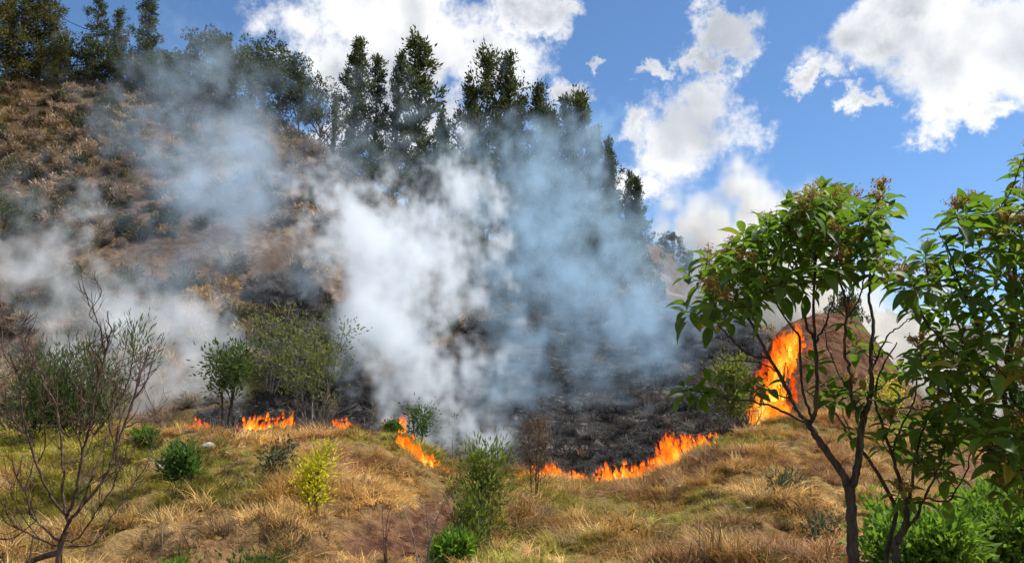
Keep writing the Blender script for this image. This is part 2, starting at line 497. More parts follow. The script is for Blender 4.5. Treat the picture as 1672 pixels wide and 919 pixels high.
def H(x, y):
    """ground height"""
    x, y = np.asarray(x, float), np.asarray(y, float)
    d = np.clip(y, DG[0], DG[-1] - 1e-6)
    a = np.clip(x / np.maximum(y, 0.5), AG[0], AG[-1] - 1e-6)
    i = np.clip(np.searchsorted(DG, d, side='right') - 1, 0, len(DG) - 2)
    fi = (d - DG[i]) / (DG[i + 1] - DG[i])
    t = (a - AG[0]) / 0.0036
    j = np.clip(t.astype(int), 0, len(AG) - 2)
    fj = np.clip(t - j, 0, 1)
    return (TZ[i, j] * (1 - fi) + TZ[i + 1, j] * fi) * (1 - fj) + (TZ[i, j + 1] * (1 - fi) + TZ[i + 1, j + 1] * fi) * fj


def hit(px, py, d0=5.0, d1=138.0):
    """first ground point seen through photo pixel px, py"""
    ds = np.arange(d0, d1, 0.04)
    o = P(px, py, 1.0)
    z = EZ + (o.z - EZ) * ds
    x = o.x * ds
    k = np.nonzero(z <= H(x, ds))[0]
    d = ds[k[0]] if len(k) else d1
    return Vector((o.x * d, d, float(H(o.x * d, d))))


def stand(px, d):
    """ground point at distance d in photo column px"""
    x = (px - CX) / F * d
    for _ in range(6):
        z = float(H(x, d))
        q, _py = pix(x, d, z)
        x += (px - q) / F * d
    return Vector((x, d, float(H(x, d))))


GPX, GPY = pix(TX, TY, TZ)
BURN = [(300, 706), (330, 712), (420, 706), (545, 704), (640, 712), (660, 738), (705, 768), (760, 782), (850, 782), (990, 792), (1060, 780), (1110, 752), (1170, 718),
        (1225, 700), (1262, 690), (1255, 600), (1240, 530), (1160, 500), (1050, 492), (960, 505), (860, 505), (790, 530), (740, 560), (680, 590), (600, 640), (560, 560),
        (540, 470), (430, 440), (390, 470), (410, 560), (440, 640), (380, 660), (320, 670)]
burn = blurmask(in_poly(GPX, GPY, BURN) & (TY > 23.6), 3)
soil = blurmask(in_poly(GPX, GPY, SOIL) & (TY < 23), 4)
MOUND = [(1240, 690), (1240, 560), (1265, 500), (1400, 490), (1450, 540), (1510, 640), (1530, 690), (1420, 640), (1330, 640), (1290, 690)]
mound = blurmask(in_poly(GPX, GPY, MOUND) & (TY > 27) & (TY < 37), 3)
soil = np.maximum(soil, mound * 0.9)
soil = np.maximum(soil, blurmask(in_poly(GPX, GPY, [(230, 940), (240, 880), (330, 868), (560, 872), (590, 940)]) & (TY < 11.6), 2) * 0.45)
BANK_R = [(1500, 660), (1560, 720), (1640, 800), (1560, 820), (1480, 740)]
soil = np.maximum(soil, blurmask(in_poly(GPX, GPY, BANK_R) & (TY < 36), 4) * 0.8)
hillm = np.clip((TY - 26.5) / 4, 0, 1)
green = np.clip(0.35 + 0.9 * fbm(TX, TY, 3.5, 3, 41), 0, 1)

nr, nc = TX.shape
va = np.stack([TX.ravel(), TY.ravel(), TZ.ravel()], 1)
ii = (np.arange(nr - 1)[:, None] * nc + np.arange(nc - 1)[None, :])
fq = np.stack([ii, ii + 1, ii + nc + 1, ii + nc], -1).reshape(-1, 4)
# last row falls away to the horizon
base = nr * nc
ext, exf, prev = [], [], (nr - 1) * nc
for (dd, zz) in ((200, -8.0), (400, -16.0), (1200, -20.0), (6000, -20.0)):
    ext.append(np.stack([AG * dd, np.full(nc, dd), np.minimum(TZ[-1], zz + 0 * AG) if dd < 300 else np.full(nc, zz)], 1))
    j = np.arange(nc - 1)
    exf.append(np.stack([prev + j, prev + j + 1, base + j + 1, base + j], -1))
    prev = base
    base += nc
va = np.concatenate([va] + ext)
fq = np.concatenate([fq] + exf)
padn = len(va) - nr * nc
full = lambda m_, v_: np.concatenate([m_.ravel(), np.full(padn, v_)])
gm = mesh_np('ground', va, fq, [M['earth']], {'burn': full(burn, 0), 'soil': full(soil, 0), 'hill': full(hillm, 1), 'green': full(green, 0)}, smooth=True)
g_o = obj('ground', gm)
tag(g_o, 'dry grassy bank rising to a steep brown hillside with a blackened burnt slope', 'ground', kind='structure')
vf = obj('valley_floor', mesh_np('valley_floor', np.array([(-4000, -4000, -22.0), (4000, -4000, -22.0), (4000, 6500, -22.0), (-4000, 6500, -22.0)]), np.array([[0, 1, 2, 3]]), [M['earth']]))
tag(vf, 'low valley land far beyond and around the hill', 'ground', kind='structure')

# far wooded hills on the right, beyond the mound
def far_hill(px0, px1, d, tops, seed, label):
    n, rows = 160, 14
    rng = np.random.default_rng(seed)
    px = np.linspace(px0, px1, n)
    tp = np.interp(px, [t_[0] for t_ in tops], [t_[1] for t_ in tops])
    tp = tp - 8 * np.abs(np.interp(px, np.arange(px0, px1 + 12, 12.0), rng.normal(size=len(np.arange(px0, px1 + 12, 12.0)))))
    v = []
    for r in range(rows):
        t_ = r / (rows - 1)
        for k in range(n):
            top = P(px[k], tp[k], d)
            s_ = t_ * math.pi
            z = -20 + (top.z + 20) * max(math.sin(s_) ** 0.7, 0)
            v.append((top.x * (1 + (t_ - .5) * 0.3), d + (t_ - 0.5) * d * 0.6, z + rng.normal() * 0.6 * math.sin(s_)))
    i = (np.arange(rows - 1)[:, None] * n + np.arange(n - 1)[None, :])
    fq_ = np.stack([i, i + 1, i + n + 1, i + n], -1).reshape(-1, 4)
    o = obj('hills', mesh_np('hills', np.array(v), fq_, [M['far']], smooth=True))
    tag(o, label, 'hill', kind='structure')


m_, t_ = new_mat('far_woodland')
ps = t_.n('ShaderNodeNewGeometry').outputs['Position']
nn = t_.noise(ps, 0.25, 5.0, 0.65).outputs[0]
bb = t_.n('ShaderNodeBump', {'Height': nn, 'Strength': 1.0, 'Distance': 3.0})
pb = t_.n('ShaderNodeBsdfPrincipled', {'Base Color': t_.mix(t_.sstep(nn, 0.35, 0.65), c4((0.03, 0.045, 0.02)), c4((0.10, 0.10, 0.055))), 'Roughness': 0.95, 'Normal': bb.outputs[0]})
t_.n('ShaderNodeOutputMaterial', {'Surface': pb.outputs[0]})
M['far'] = m_
far_hill(980, 2100, 330, [(980, 425), (1150, 432), (1260, 440), (1400, 520), (1520, 530), (1650, 560), (2100, 600)], 3, 'hazy wooded hills far beyond the earth mound')

# ------------------------------------------------------------------ grass (uncountable)
def tuft(name, nb, h, spread, droop, width, rng, seg=4, comb=None):
    ang = rng.uniform(0, 2 * math.pi, nb)
    rad = spread * np.sqrt(rng.uniform(0, 1, nb)) * 0.35
    L = h * rng.uniform(0.55, 1.25, nb)
    lean = rng.uniform(0.15, 1.0, nb) * droop
    out = (ang if comb is None else 0.0) + rng.normal(0, 0.5 if comb is None else comb, nb)
    root = np.stack([np.cos(ang) * rad, np.sin(ang) * rad, np.full(nb, -0.04)], 1)
    dirh = np.stack([np.cos(out), np.sin(out), np.zeros(nb)], 1)
    side = np.stack([-np.sin(out), np.cos(out), np.zeros(nb)], 1)
    tw = rng.normal(0, 0.35, (nb, 1))
    W = (width * rng.uniform(0.6, 1.3, nb))[:, None]
    vs = []
    pos = root.copy()
    for s_ in range(seg + 1):
        t_ = s_ / seg
        wd = W * (1 - t_) ** 0.6 * (0.5 if s_ == 0 else 1)
        sd = side + dirh * tw * t_
        vs += [pos - sd * wd * .5, pos + sd * wd * .5]
        ph = np.clip(lean * (0.25 + 1.55 * t_), 0, 2.9)[:, None]
        pos = pos + (dirh * np.sin(ph) + np.array([[0, 0, 1.0]]) * np.cos(ph)) * (L / seg)[:, None] + side * tw * 0.05 * t_
    v = np.stack(vs, 1).reshape(-1, 3)
    k = 2 * (seg + 1)
    b = np.arange(nb)[:, None] * k
    fq_ = np.concatenate([b + np.array([[2 * s_, 2 * s_ + 1, 2 * s_ + 3, 2 * s_ + 2]]) for s_ in range(seg)])
    return mesh_np(name, v, fq_, [M['grass']], {'shade': np.repeat(rng.uniform(0, 1, nb), k)})


TUFTS = bpy.data.collections.new('tuft_sources')
for k in range(7):
    r_ = np.random.default_rng(100 + k)
    me = tuft('tuft', 70, [0.34, 0.42, 0.30, 0.5, 0.26, 0.38, 0.45][k], 0.42, [1.3, 1.6, 1.5, 1.1, 1.7, 1.0, 1.8][k], 0.013, r_)
    TUFTS.objects.link(bpy.data.objects.new('tuft_%d' % k, me))
MATS = bpy.data.collections.new('matted_tuft_sources')
for k in range(7):
    r_ = np.random.default_rng(140 + k)
    me = tuft('tuft', 60, [0.62, 0.55, 0.7, 0.5, 0.66, 0.58, 0.48][k], 0.6, [1.5, 1.8, 1.6, 2.0, 1.4, 1.9, 1.7][k], 0.017, r_, seg=5, comb=[.6, .8, 1.0, 1.2, .7, .9, 1.5][k])
    MATS.objects.link(bpy.data.objects.new('matted_tuft_%d' % k, me))


def instancer(name, pts, rot, scl, tint, colln, label):
    me = mesh_np(name, pts, [], [], {'rot': rot, 'scl': scl, 'tint': tint})
    o = obj(name, me)
    ng = bpy.data.node_groups.new(name, 'GeometryNodeTree')
    ng.interface.new_socket('Geometry', in_out='INPUT', socket_type='NodeSocketGeometry')
    ng.interface.new_socket('Geometry', in_out='OUTPUT', socket_type='NodeSocketGeometry')
    t = NT(ng)
    gi = t.n('NodeGroupInput')
    m2p = t.n('GeometryNodeMeshToPoints', {'Mesh': gi.outputs[0]})
    ci = t.n('GeometryNodeCollectionInfo', {'Collection': colln, 'Separate Children': True, 'Reset Children': True})
    ra = t.n('GeometryNodeInputNamedAttribute', {'Name': 'rot'}, data_type='FLOAT_VECTOR')
    sa = t.n('GeometryNodeInputNamedAttribute', {'Name': 'scl'}, data_type='FLOAT_VECTOR')
    e2r = t.n('FunctionNodeEulerToRotation', {0: ra.outputs[0]})
    ip = t.n('GeometryNodeInstanceOnPoints', {'Points': m2p.outputs[0], 'Instance': ci.outputs[0], 'Pick Instance': True,
                                              'Rotation': e2r.outputs[0], 'Scale': sa.outputs[0]})
    t.n('NodeGroupOutput', {0: ip.outputs[0]})
    md = o.modifiers.new('scatter', 'NODES')
    md.node_group = ng
    tag(o, label, 'grass', kind='stuff')
    return o


def slope_rot(x, y, rng, k=0.6):
    e = 0.25
    gx = (H(x + e, y) - H(x - e, y)) / (2 * e)
    gy = (H(x, y + e) - H(x, y - e)) / (2 * e)
    n = len(x)
    rx = np.arctan(gy) * k + rng.normal(0, 0.16, n)
    ry = -np.arctan(gx) * k + rng.normal(0, 0.16, n)
    return np.stack([rx, ry, rng.uniform(0, 6.28, n)], 1), gx, gy


def mask_at(mask, x, y):
    i = np.clip(np.searchsorted(DG, y) - 1, 0, len(DG) - 1)
    j = np.clip(((x / y - AG[0]) / 0.0036).astype(int), 0, len(AG) - 1)
    return mask[i, j]


def scatter_polar(n, a0, a1, d0, d1, rng):
    d = np.sqrt(rng.uniform(d0 * d0, d1 * d1, n))
    a = rng.uniform(a0, a1, n)
    return a * d, d


STRAW = np.array([[0.50, 0.305, 0.095], [0.43, 0.265, 0.09], [0.58, 0.385, 0.145], [0.36, 0.21, 0.07], [0.55, 0.33, 0.095]])
GREENS = np.array([[0.25, 0.235, 0.035], [0.34, 0.29, 0.045], [0.18, 0.19, 0.032], [0.40, 0.32, 0.055]])
BROWNS = np.array([[0.20, 0.125, 0.07], [0.14, 0.09, 0.05], [0.27, 0.18, 0.105], [0.34, 0.235, 0.135], [0.12, 0.10, 0.045], [0.20, 0.15, 0.09]])

rg = np.random.default_rng(21)
x, y = scatter_polar(34000, -0.80, 0.80, 6.0, 27.5, rg)
keep = (mask_at(burn, x, y) < 0.35 + rg.uniform(-.15, .15, len(x))) & (rg.uniform(0, 1, len(x)) > 0.95 * mask_at(soil, x, y))
clump = fbm(x, y, 0.9, 2, 88)
keep &= clump > rg.uniform(-1.0, 0.15, len(x))
x, y, clump = x[keep], y[keep], clump[keep]
e_ = 0.15
steep = (H(x, y + e_) - H(x, y - e_)) / (2 * e_) > 0.85
ok_ = ~steep | (rg.uniform(0, 1, len(x)) < 0.35)
x, y, clump = x[ok_], y[ok_], clump[ok_]
rot, gx, gy = slope_rot(x, y, rg, 0.5)
ppx, ppy = pix(x, y, H(x, y))
gw = 0.75 * fbm(x, y, 3.2, 3, 41) - 0.12
gw += 0.55 * np.exp(-(((ppx - 230) / 190) ** 2 + ((ppy - 755) / 60) ** 2)) + 0.35 * np.exp(-(((ppx - 960) / 160) ** 2 + ((ppy - 815) / 30) ** 2))
gw += 0.3 * np.exp(-(((ppx - 330) / 200) ** 2 + ((ppy - 850) / 40) ** 2)) + 0.25 * np.exp(-(((ppx - 1100) / 200) ** 2 + ((ppy - 870) / 40) ** 2)) - 0.35 * (ppx > 1300)
tint = STRAW[rg.integers(0, len(STRAW), len(x))]
gsel = gw + rg.normal(0, 0.18, len(x)) > 0.13
tint = np.where(gsel[:, None], GREENS[rg.integers(0, len(GREENS), len(x))], tint)
dk = rg.uniform(0, 1, len(x)) < 0.16
tint = np.where(dk[:, None], BROWNS[rg.integers(0, 3, len(x))], tint)
red = fbm(x, y, 2.2, 3, 43) + rg.normal(0, .2, len(x)) > 0.62
tint = np.where((red & ~gsel)[:, None], np.array([[0.33, 0.175, 0.075]]), tint)
tint = tint * rg.uniform(0.78, 1.3, (len(x), 1)) * (0.84 + 0.48 * np.clip(0.5 + 0.7 * fbm(x, y, 2.7, 2, 47), 0, 1))[:, None]
s = rg.uniform(0.38, 0.9, len(x)) * (0.82 + 0.40 * np.clip(clump, -1, 1)) * np.where(y < 10, 0.8, 1.0)
s *= np.where(mask_at(soil, x, y) > 0.4, 0.5, 1)
pts = np.stack([x, y, H(x, y) - 0.01], 1)
mat_sel = (rg.uniform(0, 1, len(x)) < np.where(gsel, 0.25, 0.72))
scl3 = np.stack([s * 1.15, s * 1.15, s * rg.uniform(.45, .85, len(s))], 1)
instancer('upright_grass', pts[~mat_sel], rot[~mat_sel], scl3[~mat_sel], tint[~mat_sel], TUFTS, 'short upright tufts of straw and yellow-green grass on the near bank')
# long grass fallen downhill
rot[:, 2] = np.arctan2(-gy, -gx) + rg.normal(0, 0.75, len(x)) + 0.5 * fbm(x, y, 1.2, 2, 55)
instancer('matted_grass', pts[mat_sel], rot[mat_sel], scl3[mat_sel] * 1.05, tint[mat_sel], MATS, 'long straw coloured grass lying matted downhill over the near bank')

# rough brown growth over the steep hill
rg = np.random.default_rng(22)
x, y = scatter_polar(15000, -0.80, 0.62, 27.5, 80, rg)
bm = mask_at(burn, x, y)
keep = (bm < 0.4) & (rg.uniform(0, 1, len(x)) > 0.8 * mask_at(soil, x, y)) & (fbm(x, y, 5.0, 3, 61) > rg.uniform(-0.8, 0.5, len(x)))
x, y = x[keep], y[keep]
rot, gx, gy = slope_rot(x, y, rg, 0.6)
ppx, ppy = pix(x, y, H(x, y))
tint = BROWNS[rg.integers(0, len(BROWNS), len(x))] * rg.uniform(0.7, 1.4, (len(x), 1))
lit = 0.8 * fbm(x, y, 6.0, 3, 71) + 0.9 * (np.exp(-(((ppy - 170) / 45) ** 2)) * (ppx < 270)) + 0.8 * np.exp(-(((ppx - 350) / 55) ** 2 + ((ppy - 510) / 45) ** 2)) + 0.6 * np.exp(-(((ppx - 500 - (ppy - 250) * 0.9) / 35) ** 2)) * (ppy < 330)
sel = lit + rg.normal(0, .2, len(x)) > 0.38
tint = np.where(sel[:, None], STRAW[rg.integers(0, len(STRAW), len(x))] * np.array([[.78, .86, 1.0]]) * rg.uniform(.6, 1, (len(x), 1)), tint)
gsel = fbm(x, y, 8.0, 3, 73) + rg.normal(0, .15, len(x)) > 0.75
tint = np.where(gsel[:, None], GREENS[rg.integers(0, 4, len(x))] * 0.6, tint)
tint = tint * (0.75 + 0.9 * np.clip(0.5 + 0.8 * fbm(x, y, 9.0, 2, 75), 0, 1))[:, None]
s = rg.uniform(0.8, 2.2, len(x)) * np.where(y < 36, 0.75, 1.0)
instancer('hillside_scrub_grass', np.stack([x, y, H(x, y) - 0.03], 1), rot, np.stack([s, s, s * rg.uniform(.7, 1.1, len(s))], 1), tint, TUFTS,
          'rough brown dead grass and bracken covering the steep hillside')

# low brown bushes and bracken over the same slope
BUSHES = bpy.data.collections.new('bracken_sources')
for k in range(5):
    r_ = np.random.default_rng(170 + k)
    tb = Tubes()
    cen, dr = [], []
    for j in range(9):
        a_, e_ = j * 2.4 + r_.uniform(0, 1), r_.uniform(.35, 1.35)
        d_ = np.array([math.cos(a_) * math.cos(e_), math.sin(a_) * math.cos(e_), math.sin(e_)])
        L_ = r_.uniform(.55, 1.0)
        for q_ in np.linspace(.35, 1, 4):
            m_ = 16
            o_ = r_.normal(0, .13, (m_, 3))
            cen.append(d_ * L_ * q_ + o_)
            dr.append(o_ * 4 + d_ + r_.normal(0, .4, (m_, 3)))
    cen, dr = np.concatenate(cen), np.concatenate(dr)
    v_, f__, ti_ = leaf_diamonds(cen, dr, .24 * r_.uniform(.6, 1.4, len(cen)), .075 * r_.uniform(.6, 1.4, len(cen)), r_)
    BUSHES.objects.link(bpy.data.objects.new('bracken_%d' % k, mesh_np('bracken', v_, f__, [M['grass']], {'shade': ti_})))
rg = np.random.default_rng(25)
x, y = scatter_polar(5600, -0.80, 0.45, 29, 80, rg)
keep = (mask_at(burn, x, y) < 0.4) & (mask_at(soil, x, y) < .5) & (fbm(x, y, 7.0, 3, 63) > rg.uniform(-0.6, 0.8, len(x)))
x, y = x[keep], y[keep]
rot, gx, gy = slope_rot(x, y, rg, 0.4)
ppx, ppy = pix(x, y, H(x, y))
PAL = np.array([[0.19, 0.130, 0.078], [0.11, 0.075, 0.048], [0.27, 0.20, 0.135], [0.30, 0.215, 0.13], [0.085, 0.085, 0.035], [0.065, 0.07, 0.03]])
tint = PAL[rg.integers(0, len(PAL), len(x))] * rg.uniform(.8, 1.55, (len(x), 1))
gr_ = fbm(x, y, 7.0, 3, 79) + rg.normal(0, .2, len(x)) > 0.65
tint = np.where(gr_[:, None], np.array([[0.06, 0.068, 0.028]]) * rg.uniform(.7, 1.3, (len(x), 1)), tint)
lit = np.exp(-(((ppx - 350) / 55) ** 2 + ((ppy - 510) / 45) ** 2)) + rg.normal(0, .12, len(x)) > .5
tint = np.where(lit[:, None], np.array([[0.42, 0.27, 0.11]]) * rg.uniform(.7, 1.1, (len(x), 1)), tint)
s = rg.uniform(.5, 1.4, len(x)) * np.where(y < 36, .7, 1.0)
instancer('hillside_bracken', np.stack([x, y, H(x, y) - .05], 1), rot, np.stack([s, s, s * rg.uniform(.6, 1.0, len(s))], 1), tint, BUSHES,
          'low brown and grey bracken clumps scattered over the steep hillside')

# charred stubble
rg = np.random.default_rng(23)
x, y = scatter_polar(9000, -0.45, 0.36, 24, 66, rg)
keep = (mask_at(burn, x, y) > 0.5) & (fbm(x, y, 1.6, 3, 91) > rg.uniform(-1.0, 0.3, len(x)))
x, y = x[keep], y[keep]
rot, gx, gy = slope_rot(x, y, rg, 0.9)
tint = np.array([[0.012, 0.011, 0.011], [0.022, 0.020, 0.019], [0.05, 0.045, 0.042], [0.12, 0.105, 0.095], [0.018, 0.016, 0.015]])[rg.integers(0, 5, len(x))]
gold = rg.uniform(0, 1, len(x)) < 0.035
tint = np.where(gold[:, None], np.array([[0.30, 0.20, 0.10]]), tint)
ashy = fbm(x, y, 2.4, 3, 95) + rg.normal(0, .2, len(x)) > 0.6
tint = np.where(ashy[:, None], np.array([[0.22, 0.19, 0.165]]) * rg.uniform(.5, 1.2, (len(x), 1)), tint)
s = rg.uniform(0.7, 1.5, len(x)) * (0.8 + y / 80)
instancer('charred_grass', np.stack([x, y, H(x, y) - 0.02], 1), rot, np.stack([s, s, s * rg.uniform(.35, .7, len(s))], 1), tint, TUFTS,
          'blackened burnt grass stubble with grey ash on the slope behind the fire')

ORD = 'first second third fourth fifth sixth seventh eighth ninth tenth eleventh twelfth thirteenth fourteenth fifteenth sixteenth seventeenth eighteenth nineteenth twentieth twenty-first twenty-second twenty-third twenty-fourth'.split()

# ------------------------------------------------------------------ trees of the hill: variants, then copies
def conifer_variant(seed, H0=14.0, lmax=2.6, n_br=46, low=0.22, up=(0.2, 0.9), leaf=0.30, clump_r=0.42, per=42, prof=None, mat='ever', hang=0.0, lean=0.0):
    rng = np.random.default_rng(seed)
    tb = Tubes()
    wob = rng.normal(0, 0.12, (6, 2)).cumsum(0)
    tz = np.linspace(0, H0, 6)
    trunk = [Vector((wob[k, 0] - wob[0, 0] + lean * tz[k], wob[k, 1] - wob[0, 1], tz[k])) for k in range(6)]
    tr = catmull(trunk, 14)
    tb.add(tr, 0.20 * H0 / 14, 0.03, 6)
    cen, dr = [], []
    at = lambda h: tr[min(int(h * 14), 13)].lerp(tr[min(int(h * 14) + 1, 14)], h * 14 - int(h * 14))
    golden = rng.uniform(0, 6)
    for k in range(n_br):
        h = low + (0.99 - low) * ((k + rng.uniform(0, 1)) / n_br)
        u_ = (h - low) / (1 - low)
        pl = prof(u_) if prof else (0.55 + 0.6 * math.sin(min(u_ * 1.8, 1) * 1.4)) * (1 - u_) ** 0.95 + 0.04
        L = lmax * pl * rng.uniform(0.55, 1.2)
        golden += 2.4 + rng.normal(0, .35)
        e = rng.uniform(*up)
        d = Vector((math.cos(golden) * math.cos(e), math.sin(golden) * math.cos(e), math.sin(e)))
        b0 = at(h)
        b1 = b0 + d * L * 0.55
        b2 = b0 + d * L + Vector((0, 0, L * (0.18 - hang)))
        pl_ = catmull([b0, b1, b2], 5)
        tb.add(pl_, 0.055 * H0 / 14 * (1.15 - h), 0.012, 4)
        nc_ = max(2, int(round(L / (clump_r * 1.15))))
        for c in range(nc_ + 1):
            t_ = 0.35 + 0.65 * c / nc_
            pt = np.array(pl_[min(int(t_ * 5), 5)]) + rng.normal(0, clump_r * 0.5, 3)
            m = max(6, int(per * rng.uniform(0.5, 1.3)))
            rr = clump_r * rng.uniform(.6, 1.15)
            q = rng.normal(0, 1, (m, 3)) * np.array([[0.5, 0.5, 0.62]]) * rr
            cen.append(pt + q)
            dr.append(unit(q + 1e-3) * 0.7 + np.array([[d.x * .5, d.y * .5, 0.75 - 1.6 * hang * 3]]) + rng.normal(0, .35, (m, 3)))
    cen, dr = np.concatenate(cen), np.concatenate(dr)
    v, f_, ti = leaf_diamonds(cen, dr, leaf * rng.uniform(.7, 1.4, len(cen)), leaf * 0.42 * rng.uniform(.7, 1.3, len(cen)), rng)
    return dict(trunk=tb.mesh('trunk', M['bark_grey']), crown=mesh_np('crown', v, f_, [M[mat]], {'tint': ti}), h=H0)


def broad_variant(seed, H0=9.0, rad=3.2, nlobes=11, leaf=0.30, per=300, mat='broad', trunk_h=0.28):
    rng = np.random.default_rng(seed)
    tb = Tubes()
    fork = Vector((rng.normal(0, .2), rng.normal(0, .2), H0 * trunk_h))
    tb.add(catmull([Vector((0, 0, -0.2)), fork * 0.5 + Vector((.08, 0, 0)), fork], 6), 0.17 * H0 / 9, 0.12 * H0 / 9, 6)
    cen, dr = [], []
    for k in range(nlobes):
        th, hh = k * 2.4 + rng.normal(0, .4), rng.uniform(0.32, 0.93)
        rr = rad * math.sqrt(max(0.08, 1 - ((hh - 0.5) / 0.55) ** 2)) * rng.uniform(0.35, 0.9)
        c = Vector((math.cos(th) * rr, math.sin(th) * rr, hh * H0))
        tb.add(catmull([fork, fork.lerp(c, .5) + Vector((0, 0, .3)), c], 6), 0.08 * H0 / 9, 0.015, 4)
        for j in range(6):
            sub = np.array(c) + rng.normal(0, 1, 3) * np.array([.8, .8, .62]) * rad * 0.34
            m = per // 6
            q = unit(rng.normal(0, 1, (m, 3))) * rng.uniform(0.35, 1, (m, 1)) ** 0.5 * rad * 0.24 * rng.uniform(.6, 1.2)
            cen.append(sub + q)
            dr.append(q / (rad * .24) + rng.normal(0, .5, (m, 3)) + np.array([[0, 0, .25]]))
    cen, dr = np.concatenate(cen), np.concatenate(dr)
    v, f_, ti = leaf_diamonds(cen, dr, leaf * rng.uniform(.7, 1.35, len(cen)), leaf * 0.5 * rng.uniform(.7, 1.3, len(cen)), rng)
    return dict(trunk=tb.mesh('trunk', M['bark_grey']), crown=mesh_np('crown', v, f_, [M[mat]], {'tint': ti}), h=H0)


VAR = {
    'spire1': conifer_variant(1, 14, 2.7, 44),
    'spire2': conifer_variant(2, 14, 2.4, 40, low=0.16),
    'spire3': conifer_variant(3, 14, 3.0, 48, low=0.28, per=24),
    'spire4': conifer_variant(4, 14, 2.2, 46, low=0.12, per=28),
    'layer': conifer_variant(5, 13, 3.2, 34, low=0.25, up=(-0.05, 0.3), clump_r=0.36, per=30, leaf=0.26),
    'weep1': conifer_variant(6, 13, 4.2, 66, low=0.08, up=(-0.1, 0.7), clump_r=0.62, per=44, mat='ever_yellow', hang=0.12, prof=lambda u: 0.95 * (1 - u) ** 0.45),
    'weep2': conifer_variant(7, 13, 3.6, 58, low=0.10, up=(0.0, 0.7), clump_r=0.58, per=42, mat='ever_yellow', hang=0.08, prof=lambda u: 0.9 * (1 - u) ** 0.5),
    'broad1': broad_variant(11), 'broad2': broad_variant(12, rad=2.8, nlobes=13), 'broad3': broad_variant(13, rad=3.5, nlobes=12),
    'under1': broad_variant(14, H0=6, rad=2.6, nlobes=10, trunk_h=0.12, mat='scrub', per=260), 'under2': broad_variant(15, H0=6, rad=2.9, nlobes=11, trunk_h=0.1, mat='broad', per=260),
}


def place(var, name, label, cat, group, px, d, top, wide=1.0, sink=0.15):
    p = stand(px, d)
    topz = P(px, top, d).z
    v = VAR[var]
    k = max(topz - p.z, 1.5) / v['h']
    e = empty(name, (p.x, p.y, p.z - sink))
    e.rotation_euler = (rnd.uniform(-.03, .03), rnd.uniform(-.03, .03), rnd.uniform(0, 6.28))
    kw = (0.45 * k + 0.55 * min(k, 1.0)) * wide
    e.scale = (kw, kw, k)
    tag(e, label, cat, group)
    obj('trunk', v['trunk'], e)
    obj('crown', v['crown'], e)
    return e


for k, (px, d, top, var, wd) in enumerate(sorted([(575, 76, 72, 'spire1', .95), (608, 79, 104, 'spire4', .9), (640, 79, 102, 'spire2', .9), (692, 76, 66, 'spire2', 1.2),
                              (757, 75, 150, 'spire3', .9), (790, 74, 88, 'spire3', 1.0), (826, 75, 98, 'spire1', .95), (850, 77, 165, 'spire4', .9),
                              (886, 76, 148, 'spire1', .95), (908, 79, 185, 'spire2', .8), (930, 78, 170, 'spire4', .9), (962, 75, 153, 'spire2', .95), (978, 73, 215, 'spire1', .85),
                              (1013, 72, 232, 'spire4', .85), (996, 75, 275, 'spire2', .85), (1046, 72, 298, 'spire1', .8), (1032, 75, 290, 'spire4', .7), (718, 78, 190, 'spire1', .8), (545, 74, 165, 'spire4', .7)])):
    place(var, 'evergreen_tree', ORD[k] + ' tall dark evergreen along the crest, counting from the rounded hilltop to the spur', 'tree', 'tall evergreens along the crest', px, d, top - 10, wd * rnd.uniform(1.05, 1.3))
for (px, d, top, var, wd, lab) in [(12, 73, -45, 'weep1', 1.0, 'large yellow-green drooping evergreen at the end of the ridge above the dry grass'),
                                   (62, 74, -25, 'weep2', 1.0, 'broad yellow-green evergreen beside the large drooping one on the ridge'),
                                   (92, 72, 55, 'weep1', .75, 'smaller yellow-green evergreen with low skirts over the ridge grass'),
                                   (152, 75, -12, 'layer', .9, 'dark evergreen with open layered branches against the blue sky'),
                                   (188, 77, 12, 'spire3', .9, 'leaning dark evergreen between the layered tree and the dense dark one'),
                                   (236, 75, -8, 'spire4', 1.25, 'dense dark evergreen towering over the smoke-veiled broadleaf trees')]:
    place(var, 'evergreen_tree', lab, 'tree', 'evergreens on the ridge above the dry grass', px, d, top, wd * 1.12)
for k, (px, d, top, var, wd) in enumerate(sorted([(148, 73, 95, 'under2', .9), (188, 73, 95, 'under1', .9), (128, 74, 62, 'under2', 1), (168, 74, 70, 'broad2', 1), (206, 74, 60, 'broad1', 1), (240, 73, 85, 'under1', 1.1), (268, 73, 72, 'broad3', .9), (320, 71, 44, 'broad1', .95),
                              (362, 71, 52, 'broad2', .95), (415, 70, 28, 'broad3', .9), (458, 69, 78, 'broad1', .9), (486, 70, 108, 'broad2', .85), (522, 69, 128, 'broad1', .75), (392, 68, 95, 'under2', 1.0),
                              (300, 69, 105, 'under2', 1.1), (345, 67, 120, 'under1', 1.0)])):
    place(var, 'broadleaf_tree', ORD[k] + ' bushy broadleaf tree on the hilltop, counting from the yellow-green evergreens', 'tree', 'broadleaf trees on the hilltop', px, d, top, wd)
